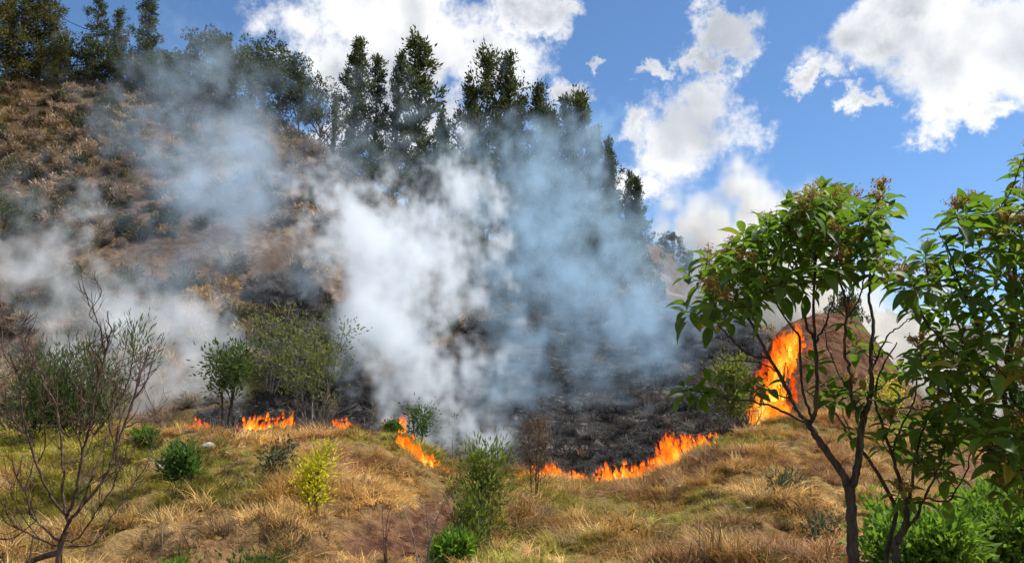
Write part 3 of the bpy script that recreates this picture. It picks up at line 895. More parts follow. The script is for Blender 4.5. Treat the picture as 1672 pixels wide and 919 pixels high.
for k, (px, d, top, var, wd) in enumerate(sorted([(565, 71, 225, 'under2', 1), (600, 74, 222, 'broad2', .8), (640, 73, 240, 'under2', 1), (735, 70, 235, 'broad2', 1), (780, 67, 285, 'under2', 1), (700, 70, 270, 'under1', 1.0),
                              (830, 67, 270, 'broad3', .9), (878, 66, 270, 'broad2', .9), (922, 66, 290, 'broad1', .9), (962, 66, 320, 'under2', 1), (858, 60, 370, 'under1', .9), (912, 60, 365, 'under2', .9),
                              (1000, 67, 370, 'under2', .9), (805, 60, 385, 'under1', .9), (1030, 66, 410, 'under1', .8), (960, 59, 420, 'under1', .8), (760, 60, 400, 'under1', .8), (1060, 70, 420, 'under2', .7)])):
    place(var, 'understorey_tree', ORD[k] + ' low bushy tree beneath the tall evergreens, counting from the rounded hilltop', 'tree', 'bushy trees under the evergreens', px, d, top, wd)
for (px, d, top, var, lab) in [(1100, 117, 376, 'broad2', 'small lone tree at the end of the brown spur beyond the evergreens'), (1082, 119, 385, 'under2', 'low rounded tree behind the lone one on the brown spur'),
                               (1118, 116, 408, 'under1', 'low bush just down the brown spur from the lone tree')]:
    place(var, 'spur_tree', lab, 'tree', 'trees on the brown spur', px, d, top)
for (px, d, top, var, wd, lab) in [(168, 64, 168, 'under1', 1.3, 'dark green bush high on the dry hillside below the ridge'), (4, 46, 305, 'under2', .8, 'bright-edged green bush on the steep hillside at the foot of the dry slope'),
                                   (40, 41, 395, 'under1', 1.0, 'low grey bush in the smoke on the left-hand hillside'.replace('left-hand ', '')), (95, 38, 430, 'under1', .9, 'low scrubby bush half lost in white smoke'),
                                   (505, 56, 330, 'under1', .7, 'dark bush under the lit edge of the steep bank'), (440, 60, 250, 'under1', .7, 'dark bush on the shaded face below the hilltop trees'),
                                   (300, 50, 360, 'under1', .7, 'small dark bush midway up the brown slope'), (230, 58, 250, 'under1', .7, 'dark scrub bush on the red-brown slope below the smoke veil')]:
    place(var, 'hillside_bush', lab, 'bush', 'bushes on the hillside', px, d, top, wd)

for (px, d, top, var, wd, lab) in [(1380, 62, 468, 'broad2', .6, 'small hazy tree seen through smoke just behind the earth mound'), (1476, 136, 515, 'broad1', 1, 'dim hazy tree far beyond the sloping side of the mound'),
                                   (1500, 139, 498, 'spire4', 1, 'dim pointed tree far beyond the sloping side of the mound'), (1455, 132, 560, 'under2', 1, 'low hazy bush far beyond the sloping side of the mound')]:
    place(var, 'hazy_tree', lab, 'tree', 'hazy trees beyond the mound', px, d, top, wd)
cb = Tubes()
c0, c1 = P(70, 12, 73), P(196, 62, 75)
cb.add(catmull([Vector((0, 0, 0)), (c1 - c0) * .5 + Vector((0, 0, -.5)), c1 - c0], 12), .035, .035, 5)
co_ = obj('overhead_cable', cb.mesh('overhead_cable', M['bark_dark']))
co_.location = c0
tag(co_, 'thin dark cable slung between the ridge evergreens against the sky', 'cable')

# ------------------------------------------------------------------ shrubs and saplings of the bank
def twig_skeleton(rng, stems, height, width, n_side=6, lean=0.5, r0=0.02, sides=4, sub=3, base_r=0.06, first=0.25, flat_depth=0.8):
    """multi-stem skeleton; returns Tubes, tip points with directions"""
    tb = Tubes()
    tips = []
    for s_ in range(stems):
        th = s_ * 2.4 + rng.uniform(0, 1)
        ln = lean * rng.uniform(0.3, 1)
        hh = height * rng.uniform(0.75, 1.0) if s_ else height
        top = np.array([math.cos(th) * width * .5 * ln, math.sin(th) * width * .5 * ln * flat_depth, hh])
        b = np.array([math.cos(th) * base_r, math.sin(th) * base_r, -0.08])
        mid = b * .5 + top * .5 + rng.normal(0, .05, 3) * height
        pl_ = catmull([Vector(b), Vector(mid), Vector(top)], 8)
        tb.add(pl_, r0, r0 * .25, sides)
        tips.append((np.array(pl_[-1]), np.array(pl_[-1] - pl_[-2])))
        for k in range(n_side):
            t_ = first + (1 - first) * (k + rng.uniform(0, 1)) / n_side
            p0 = pl_[min(int(t_ * 8), 7)]
            a = rng.uniform(0, 6.28)
            L = width * .5 * rng.uniform(.35, .95) * (1.15 - 0.6 * t_)
            e = rng.uniform(.35, 1.05)
            d = Vector((math.cos(a) * math.cos(e), math.sin(a) * math.cos(e) * flat_depth, math.sin(e)))
            q = catmull([p0, p0 + d * L * .5 + Vector(rng.normal(0, .06, 3) * L), p0 + d * L + Vector((0, 0, L * .12))], 5)
            tb.add(q, r0 * .5 * (1.1 - .5 * t_), r0 * .14, 3)
            tips.append((np.array(q[-1]), np.array(q[-1] - q[-2])))
            tips.append((np.array(q[3]), np.array(d)))
            for j in range(sub):
                p1 = q[rng.integers(2, 5)]
                d2 = (d + Vector(rng.normal(0, .55, 3)) + Vector((0, 0, .2))).normalized()
                q2 = catmull([p1, p1 + d2 * L * .22, p1 + d2 * L * .45 + Vector((0, 0, .03))], 3)
                tb.add(q2, r0 * .22, r0 * .09, 3)
                tips.append((np.array(q2[-1]), np.array(d2)))
    return tb, tips


def bush(name, label, px, py, h_px, w_px, mat, bark='bark_dark', stems=4, leaf=0.07, per=30, cr=0.14, aspect=0.45, n_side=7, first=0.25, sub=2, cat='bush', seed=1, group=None, upright=0.3, d=None, r0=None, lean=0.8):
    rng = np.random.default_rng(seed)
    p = hit(px, py) if d is None else stand(px, d)
    h, wd = h_px / F * p.y, w_px / F * p.y
    tb, tips = twig_skeleton(rng, stems, h * 0.93, wd, n_side, lean, r0 or 0.016 * h, 4, sub, base_r=0.03 * h, first=first)
    e = empty(name, p)
    tag(e, label, cat, group)
    obj('stems', tb.mesh('stems', M[bark]), e)
    cen, dr = [], []
    for (q, dd) in tips:
        m = max(2, int(per * rng.uniform(.4, 1.3)))
        o_ = rng.normal(0, 1, (m, 3)) * cr * rng.uniform(.6, 1.1)
        cen.append(q + o_)
        dr.append(o_ / cr * .6 + unit(dd[None, :]) * .5 + np.array([[0, 0, upright]]) + rng.normal(0, .35, (m, 3)))
    cen, dr = np.concatenate(cen), np.concatenate(dr)
    ok = cen[:, 2] > 0.02
    cen, dr = cen[ok], dr[ok]
    v, f_, ti = leaf_diamonds(cen, dr, leaf * rng.uniform(.65, 1.4, len(cen)), leaf * aspect * rng.uniform(.7, 1.3, len(cen)), rng)
    obj('crown', mesh_np('crown', v, f_, [M[mat]], {'tint': ti}), e)
    return e


def dead_bush(name, label, px, py, h_px, w_px, bark='bark_dead', stems=4, n_side=9, sub=4, seed=1, d=None, r0=None, lean=1.0, first=0.2, cat='bush', fuzz=0, group=None):
    rng = np.random.default_rng(seed)
    p = hit(px, py) if d is None else stand(px, d)
    h, wd = h_px / F * p.y, w_px / F * p.y
    tb, tips = twig_skeleton(rng, stems, h, wd, n_side, lean, r0 or 0.012 * h, 4, sub, base_r=0.02 * h, first=first)
    e = empty(name, p)
    tag(e, label, cat, group)
    obj('branches', tb.mesh('branches', M[bark]), e)
    if fuzz:
        cen = np.concatenate([q + rng.normal(0, .06 * h, (fuzz, 3)) for q, _ in tips])
        v, f_, ti = leaf_diamonds(cen, rng.normal(0, .5, (len(cen), 3)) + np.array([[0, 0, .8]]), 0.12 * rng.uniform(.6, 1.4, len(cen)), np.full(len(cen), .016), rng)
        obj('dry_twigs', mesh_np('dry_twigs', v, f_, [M['dead_leaf']], {'tint': ti}), e)
    return e


bush('leafy_tree', 'small dark-leaved tree with forked trunk standing among low flames', 368, 714, 138, 118, 'green_tree', stems=3, leaf=0.15, per=18, cr=0.26, n_side=8, first=0.45, seed=31, cat='tree', d=26.2, r0=0.05, lean=0.75)
bush('leafy_tree', 'taller olive-green tree with pale thin stems beside the shaded slope', 508, 700, 178, 150, 'olive_tree', bark='bark_grey', stems=5, leaf=0.13, per=13, cr=0.28, n_side=8, first=0.4, seed=32, cat='tree', d=27.2, r0=0.04, lean=0.9)
bush('leafy_tree', 'olive scrub tree behind the small forked tree on the dry slope', 440, 690, 150, 130, 'olive_tree', bark='bark_grey', stems=4, leaf=0.14, per=9, cr=0.30, n_side=7, first=0.3, seed=33, cat='tree', d=30.5, r0=0.04, lean=0.9)
bush('feathery_tree', 'feathery dark-green tree behind the bare red-twigged shrub', 130, 708, 190, 180, 'feather', stems=5, leaf=0.20, per=24, cr=0.30, aspect=0.16, n_side=9, first=0.12, seed=34, cat='tree', d=21.5, r0=0.04, upright=0.9, lean=0.9)
bush('feathery_tree', 'low feathery tree at the foot of the smoky slope beside its taller twin', 55, 712, 150, 130, 'feather', stems=4, leaf=0.18, per=26, cr=0.26, aspect=0.16, n_side=8, first=0.12, seed=35, cat='tree', d=21.0, r0=0.035, upright=0.9)
bush('round_bush', 'compact dark-green bush on the straw bank casting a shadow', 292, 791, 50, 58, 'bush_green', stems=5, leaf=0.11, per=10, cr=0.13, n_side=7, first=0.1, seed=36)
bush('yellow_bush', 'yellow-leaved upright bush on the bank', 514, 846, 112, 56, 'bush_yellow', stems=4, leaf=0.085, per=8, cr=0.12, n_side=8, first=0.25, seed=37, lean=0.7)
bush('grey_bush', 'grey-green open bush on the bank behind the yellow one', 449, 790, 64, 62, 'bush_grey', stems=5, leaf=0.08, per=5, cr=0.12, n_side=8, first=0.15, seed=38)
bush('narrow_leaved_shrub', 'tall narrow-leaved green shrub in front of the burnt hollow', 790, 905, 180, 78, 'willow', bark='bark_dead', stems=6, leaf=0.11, per=11, cr=0.15, aspect=0.22, n_side=10, first=0.3, seed=39, d=12.8, upright=0.7, lean=0.8, r0=0.016)
bush('narrow_leaved_shrub', 'lower narrow-leaved green shrub growing against the taller one', 762, 920, 125, 55, 'willow', bark='bark_dead', stems=4, leaf=0.11, per=10, cr=0.13, aspect=0.22, n_side=8, first=0.15, seed=40, d=12.3, upright=0.8, r0=0.014)
bush('flame_edge_tree', 'little bushy evergreen sapling wrapped in white smoke above the flames', 682, 716, 70, 52, 'bush_green', stems=3, leaf=0.12, per=9, cr=0.16, n_side=7, first=0.35, seed=41, d=26.2, cat='tree', r0=0.03)
bush('flame_edge_bush', 'small round dark bush beside the flames on the lip of the hollow', 640, 722, 26, 30, 'bush_green', stems=4, leaf=0.10, per=22, cr=0.10, n_side=5, first=0.1, seed=42, d=24.6)
bush('thin_sapling', 'thin bare sapling with one leafy tuft in the white smoke', 738, 735, 80, 34, 'bush_green', stems=1, leaf=0.10, per=2, cr=0.08, n_side=9, first=0.2, sub=1, seed=43, d=27.0, cat='tree', r0=0.022)
bush('leafy_shrub', 'leafy green shrub at the foot of the earth mound beside the tall flame', 1196, 690, 118, 80, 'olive_tree', bark='bark_dead', stems=4, leaf=0.14, per=22, cr=0.22, n_side=7, first=0.25, seed=44, d=25.6, r0=0.03)
bush('bright_plant', 'small bright-green plant at the foot of the narrow-leaved shrub', 738, 940, 48, 56, 'bush_bright', stems=5, leaf=0.09, per=26, cr=0.08, n_side=5, first=0.2, seed=45, d=10.4)
bush('bright_bush', 'spreading bright-green bush under the large-leaved trees', 1530, 1010, 112, 180, 'bush_bright', stems=8, leaf=0.10, per=30, cr=0.13, n_side=8, first=0.2, seed=46, d=8.6, lean=1.1)
bush('bright_bush', 'green bush with brighter tips at the very edge of the bank under hanging leaves', 1640, 980, 140, 130, 'bush_bright', stems=7, leaf=0.10, per=26, cr=0.13, n_side=8, first=0.2, seed=47, d=9.4, lean=1.0)
bush('bright_bush', 'sunlit bush between the stems of the large-leaved trees', 1650, 870, 130, 90, 'bush_bright', stems=6, leaf=0.10, per=26, cr=0.14, n_side=7, first=0.2, seed=48, d=12.0, lean=0.9)
bush('yellow_green_bush', 'small yellow-green bush on the side of the earth mound', 1455, 680, 70, 60, 'bush_yellow', stems=4, leaf=0.10, per=10, cr=0.16, n_side=6, seed=49, d=28.0)
bush('creeping_plant', 'dark-green creeper hanging on the cut earth bank', 420, 925, 30, 80, 'bush_green', stems=7, leaf=0.07, per=8, cr=0.10, n_side=6, first=0.05, seed=50, d=10.45, lean=1.0)
bush('creeping_plant', 'patch of leafy green creeper below the pale dead stick', 285, 925, 30, 60, 'bush_bright', stems=6, leaf=0.06, per=6, cr=0.10, n_side=6, first=0.05, seed=51, d=10.4, lean=1.0)
bush('weed_clump', 'low green weed clump in the grass near the feathery tree', 235, 735, 28, 40, 'bush_bright', stems=5, leaf=0.10, per=14, cr=0.10, n_side=5, first=0.1, seed=52)
bush('dark_bush', 'dim green-black bush in the rough grass below the flames of the mound', 1285, 815, 34, 60, 'bush_grey', stems=6, leaf=0.09, per=5, cr=0.12, n_side=6, first=0.1, seed=53)
bush('dark_bush', 'dull grey-green bush on the straw bank behind the forked trunk', 1345, 900, 50, 70, 'bush_grey', stems=6, leaf=0.07, per=5, cr=0.11, n_side=6, first=0.1, seed=54)
dead_bush('dead_shrub', 'brown dead shrub with a fan of fine twigs before the flames', 872, 830, 145, 62, bark='bark_red', stems=3, n_side=12, sub=6, seed=61, fuzz=3, lean=0.6, first=0.3, r0=0.016)
dead_bush('dead_sapling', 'grey leafless sapling on the lip beside the white smoke', 600, 718, 55, 40, stems=1, n_side=9, sub=4, seed=62, d=25.0, r0=0.028, first=0.25)
dead_bush('bare_twig_bush', 'pale bare twisted twigs on the red soil', 690, 935, 130, 95, stems=4, n_side=5, sub=2, seed=63, d=9.8, r0=0.014, lean=1.1)
dead_bush('bare_twig_bush', 'thin dark bare twigs on the red soil next to the pale ones', 632, 935, 105, 40, bark='bark_red', stems=3, n_side=5, sub=2, seed=64, d=10.0, r0=0.009, lean=0.7)
dead_bush('dead_scrub', 'dry brown scrub under the mound beside the tall flame', 1225, 705, 50, 70, stems=6, n_side=8, sub=4, seed=65, d=26.4, r0=0.014)
dead_bush('dead_scrub', 'dry grey scrub on the slope behind the flames', 1060, 500, 30, 60, stems=5, n_side=8, sub=3, seed=66, d=58, r0=0.03)
dead_bush('dead_scrub', 'tangle of bare stems at the foot of the olive tree', 535, 706, 60, 60, stems=7, n_side=7, sub=3, seed=67, d=26.6, r0=0.016)
dead_bush('dead_scrub', 'dry tall weeds beside the feathery tree', 262, 712, 32, 60, stems=8, n_side=5, sub=2, seed=68, d=23.8, r0=0.010)
dead_bush('dead_stick', 'pale dead stick poking from the grass above the cut bank', 250, 915, 60, 26, stems=1, n_side=3, sub=1, seed=69, d=10.6, r0=0.018)
dead_bush('dead_branch', 'short dark broken branch beside the bare red-twigged shrub', 6, 905, 175, 60, bark='bark_dark', stems=2, n_side=3, sub=1, seed=70, d=6.4, r0=0.022, lean=1.0)
dead_bush('dead_scrub', 'burnt bare saplings on the blackened slope below the evergreens', 985, 520, 55, 70, bark='bark_dark', stems=5, n_side=6, sub=2, seed=71, d=56, r0=0.04)

# pale stones
def stone(px, py, r_px, label, seed):
    rng = np.random.default_rng(seed)
    import bmesh
    bm = bmesh.new()
    bmesh.ops.create_icosphere(bm, subdivisions=2, radius=1.0)
    p = hit(px, py)
    r = r_px / F * p.y
    ax = Vector(rng.normal(0, 1, 3))
    for v in bm.verts:
        k = 1 + 0.22 * math.sin(v.co.dot(ax) * 3) + rng.normal(0, .06)
        v.co = Vector((v.co.x * k * 1.3, v.co.y * k, v.co.z * k * .65)) * r
    me = bpy.data.meshes.new('stone')
    bm.to_mesh(me)
    bm.free()
    me.materials.append(M['stone'])
    o = obj('stone', me)
    o.location = p + Vector((0, 0, r * .35 + .05))
    o.rotation_euler.z = rng.uniform(0, 6)
    tag(o, label, 'stone', 'pale stones on the bank')


m_, t_ = new_mat('pale_stone')
oc = t_.n('ShaderNodeTexCoord').outputs['Object']
nn = t_.noise(oc, 9.0, 5.0, 0.6).outputs[0]
bb = t_.n('ShaderNodeBump', {'Height': nn, 'Strength': 0.5, 'Distance': 0.03})
pb = t_.n('ShaderNodeBsdfPrincipled', {'Base Color': t_.mix(t_.sstep(nn, .35, .65), c4((0.24, 0.19, 0.14)), c4((0.42, 0.35, 0.27))), 'Roughness': 0.9, 'Normal': bb.outputs[0]})
t_.n('ShaderNodeOutputMaterial', {'Surface': pb.outputs[0]})
M['stone'] = m_
stone(342, 736, 9, 'pale round stone on the grass under the forked tree', 1)
stone(264, 770, 9, 'pale flat stone beside the compact dark-green bush', 2)
stone(395, 737, 7, 'pale stone lying in the matted straw beyond the dark-green bush', 3)
stone(1222, 838, 6, 'small pale stone on the straw slope under the mound', 4)
stone(1110, 800, 5, 'small pale stone just below the long line of flames', 5)

# ------------------------------------------------------------------ near plants: bare red-twigged shrub
def px_line(pts, d0, d1):
    n = len(pts)
    return [P(p[0], p[1], d0 + (d1 - d0) * (k / (n - 1)) ** 1.3) for k, p in enumerate(pts)]


def zl(lst):                      # traced from the 2x enlargement of the shrub
    return [(a * 0.4991, 460 + b * 0.4995) for a, b in lst]


def bare_shrub():
    rng = np.random.default_rng(90)
    D = 6.6
    root = P(98, 895, D)
    gx = Vector((root.x - .03, root.y, float(H(root.x, root.y)) - 0.1))
    e = empty('bare_shrub', gx)
    tag(e, 'leafless red-brown shrub with many upright twigs in front of the feathery tree', 'shrub')
    tb = Tubes()
    tb.add(catmull([gx - gx, (root - gx) * .5 + Vector((.02, 0, 0)), root - gx, P(108, 868, D) - gx], 8), 0.030, 0.021, 7)
    tb.add(catmull([root - gx + Vector((0, 0, -.03)), P(60, 912, D + .05) - gx, P(20, 935, D + .1) - gx], 6), 0.024, 0.020, 6)
    lines = [
        ([(190, 880), (222, 790), (262, 740), (312, 680), (352, 620), (380, 540), (402, 480), (430, 400), (450, 340), (470, 270), (487, 208)], .25, .017),
        ([(402, 480), (450, 458), (492, 440), (528, 408), (552, 372)], .35, .007),
        ([(215, 775), (232, 735), (252, 660), (270, 560), (290, 480), (305, 400), (322, 320), (342, 240), (360, 160), (352, 95)], -.25, .015),
        ([(342, 240), (330, 160), (300, 90), (276, 22)], -.45, .007),
        ([(222, 785), (214, 750), (205, 700), (206, 600), (196, 480), (182, 400), (152, 350), (132, 290), (92, 260), (80, 205), (100, 140)], .5, .013),
        ([(132, 290), (80, 196), (46, 165), (44, 118)], .6, .007),
        ([(214, 762), (162, 692), (122, 600), (92, 500), (72, 420), (66, 330), (50, 280), (28, 232)], -.4, .012),
        ([(190, 845), (142, 802), (102, 760), (82, 680), (42, 612)], .1, .010),
        ([(185, 865), (112, 832), (46, 792), (10, 740)], -.1, .009),
        ([(205, 845), (252, 838), (322, 742), (372, 660), (402, 590), (422, 530)], -.5, .009),
        ([(225, 860), (302, 858), (352, 790), (402, 710), (442, 650), (472, 612)], .3, .008),
        ([(262, 740), (300, 640), (335, 545), (365, 470), (372, 390), (360, 300)], .8, .010),
        ([(205, 620), (240, 580), (262, 600)], .3, .005), ([(270, 560), (245, 470), (215, 420), (205, 360)], -.6, .007),
        ([(196, 480), (230, 505), (275, 470), (270, 400), (300, 330), (290, 250)], .2, .007),
        ([(352, 620), (300, 660), (260, 690)], .1, .006), ([(380, 540), (395, 440), (385, 330), (405, 240), (420, 170)], .5, .008),
        ([(122, 600), (150, 520), (140, 430), (165, 330)], -.7, .006), ([(92, 500), (30, 430), (5, 350)], -.2, .006),
        ([(82, 680), (110, 560), (60, 470), (10, 420)], .4, .006),
    ]
    twigs = []
    for pts, dep, r0 in lines:
        q = px_line(zl(pts), D, D + dep)
        n = max(8, len(q) * 4)
        c = [v - gx for v in catmull(q, n)]
        c = [v + Vector(rng.normal(0, .004, 3)) for v in c]
        tb.add(c, r0 * .95, r0 * .3, 5)
        twigs.append((c, r0))
    for c, r0 in list(twigs):                                  # long upright shoots
        for k in range(3 if r0 > .008 else 1):
            i = int(rng.uniform(.3, .85) * (len(c) - 2))
            d = (c[i + 1] - c[i]).normalized()
            sd = (d + Vector(rng.normal(0, .5, 3)) + Vector((0, 0, .35))).normalized()
            L = rng.uniform(.25, .6)
            q = catmull([c[i], c[i] + sd * L * .4 + Vector(rng.normal(0, .03, 3)), c[i] + (sd + Vector((rng.normal(0, .25), 0, .4))).normalized() * L * .75, c[i] + (sd + Vector((rng.normal(0, .3), 0, .7))).normalized() * L], 10)
            tb.add(q, r0 * .5, .0022, 5)
            twigs.append((q, r0 * .5))
    for c, r0 in twigs:
        for k in range(int(len(c) * 0.62)):
            t_ = rng.uniform(.25, .99)
            i = min(int(t_ * (len(c) - 1)), len(c) - 2)
            d = (c[i + 1] - c[i]).normalized()
            sd = (d + Vector(rng.normal(0, .55, 3)) + Vector((0, 0, .25))).normalized()
            L = rng.uniform(.06, .26)
            q = catmull([c[i], c[i] + sd * L * .5, c[i] + (sd + Vector((0, 0, .35))).normalized() * L], 4)
            tb.add(q, max(r0 * .32, .0028), .0018, 4)
            if rng.uniform() < .6:
                j = q[2]
                s2 = (sd + Vector(rng.normal(0, .6, 3)) + Vector((0, 0, .3))).normalized()
                tb.add([j, j + s2 * L * .25, j + s2 * L * .5], .0025, .0015, 3)
    obj('branches', tb.mesh('branches', M['bark_red']), e)


bare_shrub()

# ------------------------------------------------------------------ near large-leaved trees
def leaf_blade(seed):
    rng = np.random.default_rng(seed)
    n = 7
    wprof = [0.05, 0.55, 0.92, 1.0, 0.84, 0.5, 0.02]
    bend, fold = rng.uniform(.35, 1.1), rng.uniform(.15, .32)
    v, a, y_, z_ = [], 0.0, 0.0, 0.0
    for k in range(n):
        wv_ = wprof[k] * 0.21
        ripple = 0.012 * math.sin(k * 2.1 + seed)
        v += [(-wv_, y_, z_ + wv_ * fold * 2 + ripple), (0, y_, z_), (wv_, y_, z_ + wv_ * fold * 2 - ripple)]
        a = -bend * (k / (n - 1)) ** 1.2
        y_ += math.cos(a) / (n - 1)
        z_ += math.sin(a) / (n - 1)
    f_ = []
    for k in range(n - 1):
        for s_ in (0, 1):
            i = k * 3 + s_
            f_.append((i, i + 1, i + 4, i + 3))
    return np.array(v), np.array(f_)


BLADES = [leaf_blade(s_) for s_ in range(5)]
BLADE_ME = []
for k, (v, f_) in enumerate(BLADES):
    for tnt in (0.1, 0.45, 0.8, 0.97):
        BLADE_ME.append(mesh_np('leaf', v, f_, [M['big_leaf']], {'tint': np.full(len(v), tnt)}, smooth=True))


def flower_mesh(seed):
    rng = np.random.default_rng(seed)
    tb = Tubes()
    bv, bf = [], []
    cen = []
    for k in range(16):
        a, e_ = rng.uniform(0, 6.28), rng.uniform(.35, 1.4)
        d = Vector((math.cos(a) * math.cos(e_), math.sin(a) * math.cos(e_), math.sin(e_)))
        L = rng.uniform(.05, .11)
        tb.add([Vector((0, 0, 0)), d * L * .6, d * L + Vector((0, 0, .012))], .0022, .0012, 3)
        for j in range(7):
            cen.append(np.array(d * L * rng.uniform(.75, 1.08)) + rng.normal(0, .010, 3))
    cen = np.array(cen)
    v, f_, ti = leaf_diamonds(cen, rng.normal(0, 1, (len(cen), 3)), rng.uniform(.012, .026, len(cen)), rng.uniform(.008, .013, len(cen)), rng)
    tv, tf = np.concatenate(tb.v), np.concatenate(tb.f)
    return mesh_np('flower_head', np.concatenate([v, tv]), [f_, tf + len(v)], [M['flower']], {'tint': np.concatenate([ti, np.full(len(tv), .2)])})


FLOWERS = [flower_mesh(s_) for s_ in range(3)]


def large_leaved_tree(name, label, base_px, d0, trunks, rosettes, seed, r_scale=1.0, n_leaf=(7, 11), flower_p=0.3, leaf_len=(0.115, 0.215), back=1.6):
    """trunks: (pixel polyline, depth drift, r0, r1); rosettes: (px, py, depth offset)"""
    rng = np.random.default_rng(seed)
    b = P(base_px[0], base_px[1], d0)
    g = Vector((b.x, b.y, float(H(b.x, b.y)) - .08))
    e = empty(name, g)
    tag(e, label, 'tree', 'large-leaved trees')
    tb = Tubes()
    nodes, rads = [], []
    for k, (pts, dep0, dep1, r0, r1) in enumerate(trunks):
        q = px_line(pts, d0 + dep0, d0 + dep1)
        if k == 0:
            q = [g + Vector((0, 0, -.1))] + q
        c = catmull(q, max(8, len(q) * 5))
        c = [v - g for v in c]
        c = [v + Vector(rng.normal(0, .004, 3)) for v in c]
        rr = np.linspace(r0, r1, len(c)) * r_scale * (1 + 0.06 * np.sin(np.arange(len(c)) * 1.7 + k))
        tb.add(c, 0, 0, 8 if r0 > .02 else 6, rad=rr)
        for v, r_ in zip(c[3:], rr[3:]):
            nodes.append(np.array(v))
            rads.append(r_)
    nodes, rads = list(nodes), list(rads)
    tg = [np.array(P(px, py, d0 + dz) - g) for (px, py, dz) in rosettes]
    # nearest to the skeleton first
    order = sorted(range(len(tg)), key=lambda i: min(np.linalg.norm(np.array(nodes) - tg[i], axis=1)))
    tips = []
    for i in order:
        t_ = tg[i]
        N = np.array(nodes)
        dv = t_ - N
        dist = np.linalg.norm(dv, axis=1)
        cost = dist + 0.9 * np.clip(N[:, 2] - t_[2] + 0.12, 0, None) + 0.25 * (dist < .08)
        j = int(np.argmin(cost))
        p0 = Vector(N[j])
        p1 = Vector(t_)
        L = (p1 - p0).length
        mid = p0.lerp(p1, .5) + Vector((rng.normal(0, .06) * L, rng.normal(0, .06) * L, -0.10 * L))
        c = catmull([p0, mid, p1], max(4, int(L / .06)))
        r0 = min(rads[j] * .75, .004 + .012 * L)
        tb.add(c, r0, .0032, 5)
        for m in range(1, len(c)):
            nodes.append(np.array(c[m]))
            rads.append(r0 + (.0032 - r0) * m / (len(c) - 1))
        ax = (c[-1] - c[-2]).normalized()
        tips.append((p1, (ax * .6 + Vector((0, 0, .8))).normalized()))
    obj('branches', tb.mesh('branches', M['bark_dark']), e)
    leaves = []
    for (p, ax) in tips:
        nl = rng.integers(n_leaf[0], n_leaf[1] + 1)
        ph = rng.uniform(0, 6.28)
        t1 = ax.orthogonal().normalized()
        t2 = ax.cross(t1)
        for k in range(nl):
            th = ph + k * 2.4 + rng.normal(0, .2)
            lvl = k / nl
            out = t1 * math.cos(th) + t2 * math.sin(th)
            tilt = 1.95 - 1.35 * lvl + rng.normal(0, .18)
            d = (ax * math.cos(tilt) + out * math.sin(tilt) + Vector((0, 0, -.12))).normalized()
            nrm = (ax * math.sin(tilt) - out * math.cos(tilt))
            if nrm.z < 0 and abs(nrm.z) > .5:
                nrm = -nrm
            xax = d.cross(nrm).normalized()
            nrm = xax.cross(d)
            L = rng.uniform(*leaf_len) * (1.08 - .35 * lvl)
            base = p - ax * (1 - lvl) * .055 + d * .018
            mt = Matrix((xax, d, nrm)).transposed().to_4x4()
            mt = Matrix.Translation(base) @ mt @ Matrix.Diagonal((L * rng.uniform(.8, 1.1), L, L, 1))
            leaves.append((mt, int(rng.integers(0, len(BLADES))) * 4 + int(rng.choice([0, 1, 2, 3], p=[.33, .33, .29, .05])), (base - (Vector((0, 0, EZ)) - g)).length))
        if rng.uniform() < flower_p and ax.z > .4:
            o = obj('flower_head', FLOWERS[int(rng.integers(0, 3))], e)
            o.location = p + ax * .035
            o.rotation_euler = (rng.normal(0, .25), rng.normal(0, .25), rng.uniform(0, 6))
            s_ = rng.uniform(.7, 1.25)
            o.scale = (s_, s_, s_)
    leaves.sort(key=lambda q: q[2])
    for mt, k, _ in leaves[:290]:
        o = obj('leaf', BLADE_ME[k], e)
        o.matrix_local = mt
    if len(leaves) > 290:
        vs, fs, ts, n0 = [], [], [], 0
        for mt, k, _ in leaves[290:]:
            v, f_ = BLADES[k // 4]
            mm = np.array(mt)
            vs.append(v @ mm[:3, :3].T + mm[:3, 3])
            fs.append(f_ + n0)
            ts.append(np.full(len(v), (0.1, 0.45, 0.8, 0.97)[k % 4]))
            n0 += len(v)
        o = obj('foliage', mesh_np('foliage', np.concatenate(vs), np.concatenate(fs), [M['big_leaf']], {'tint': np.concatenate(ts)}, smooth=True), e)
        tag(o, kind='stuff')
    return e


def fill_poly(poly, n, seed, mind, depth):
    """rosette places spread through a crown outline"""
    rng = random.Random(seed)
    xs, ys = [p[0] for p in poly], [p[1] for p in poly]
    out, tries = [], 0
    while len(out) < n and tries < 40000:
        tries += 1
        x_, y_ = rng.uniform(min(xs), max(xs)), rng.uniform(min(ys), max(ys))
        if not bool(in_poly(np.array(x_), np.array(y_), poly)):
            continue
        dz = rng.uniform(-depth, depth)
        if all((x_ - a) ** 2 + (y_ - b_) ** 2 + ((dz - c) * 160) ** 2 > mind * mind for a, b_, c in out):
            out.append((x_, y_, dz))
    return out


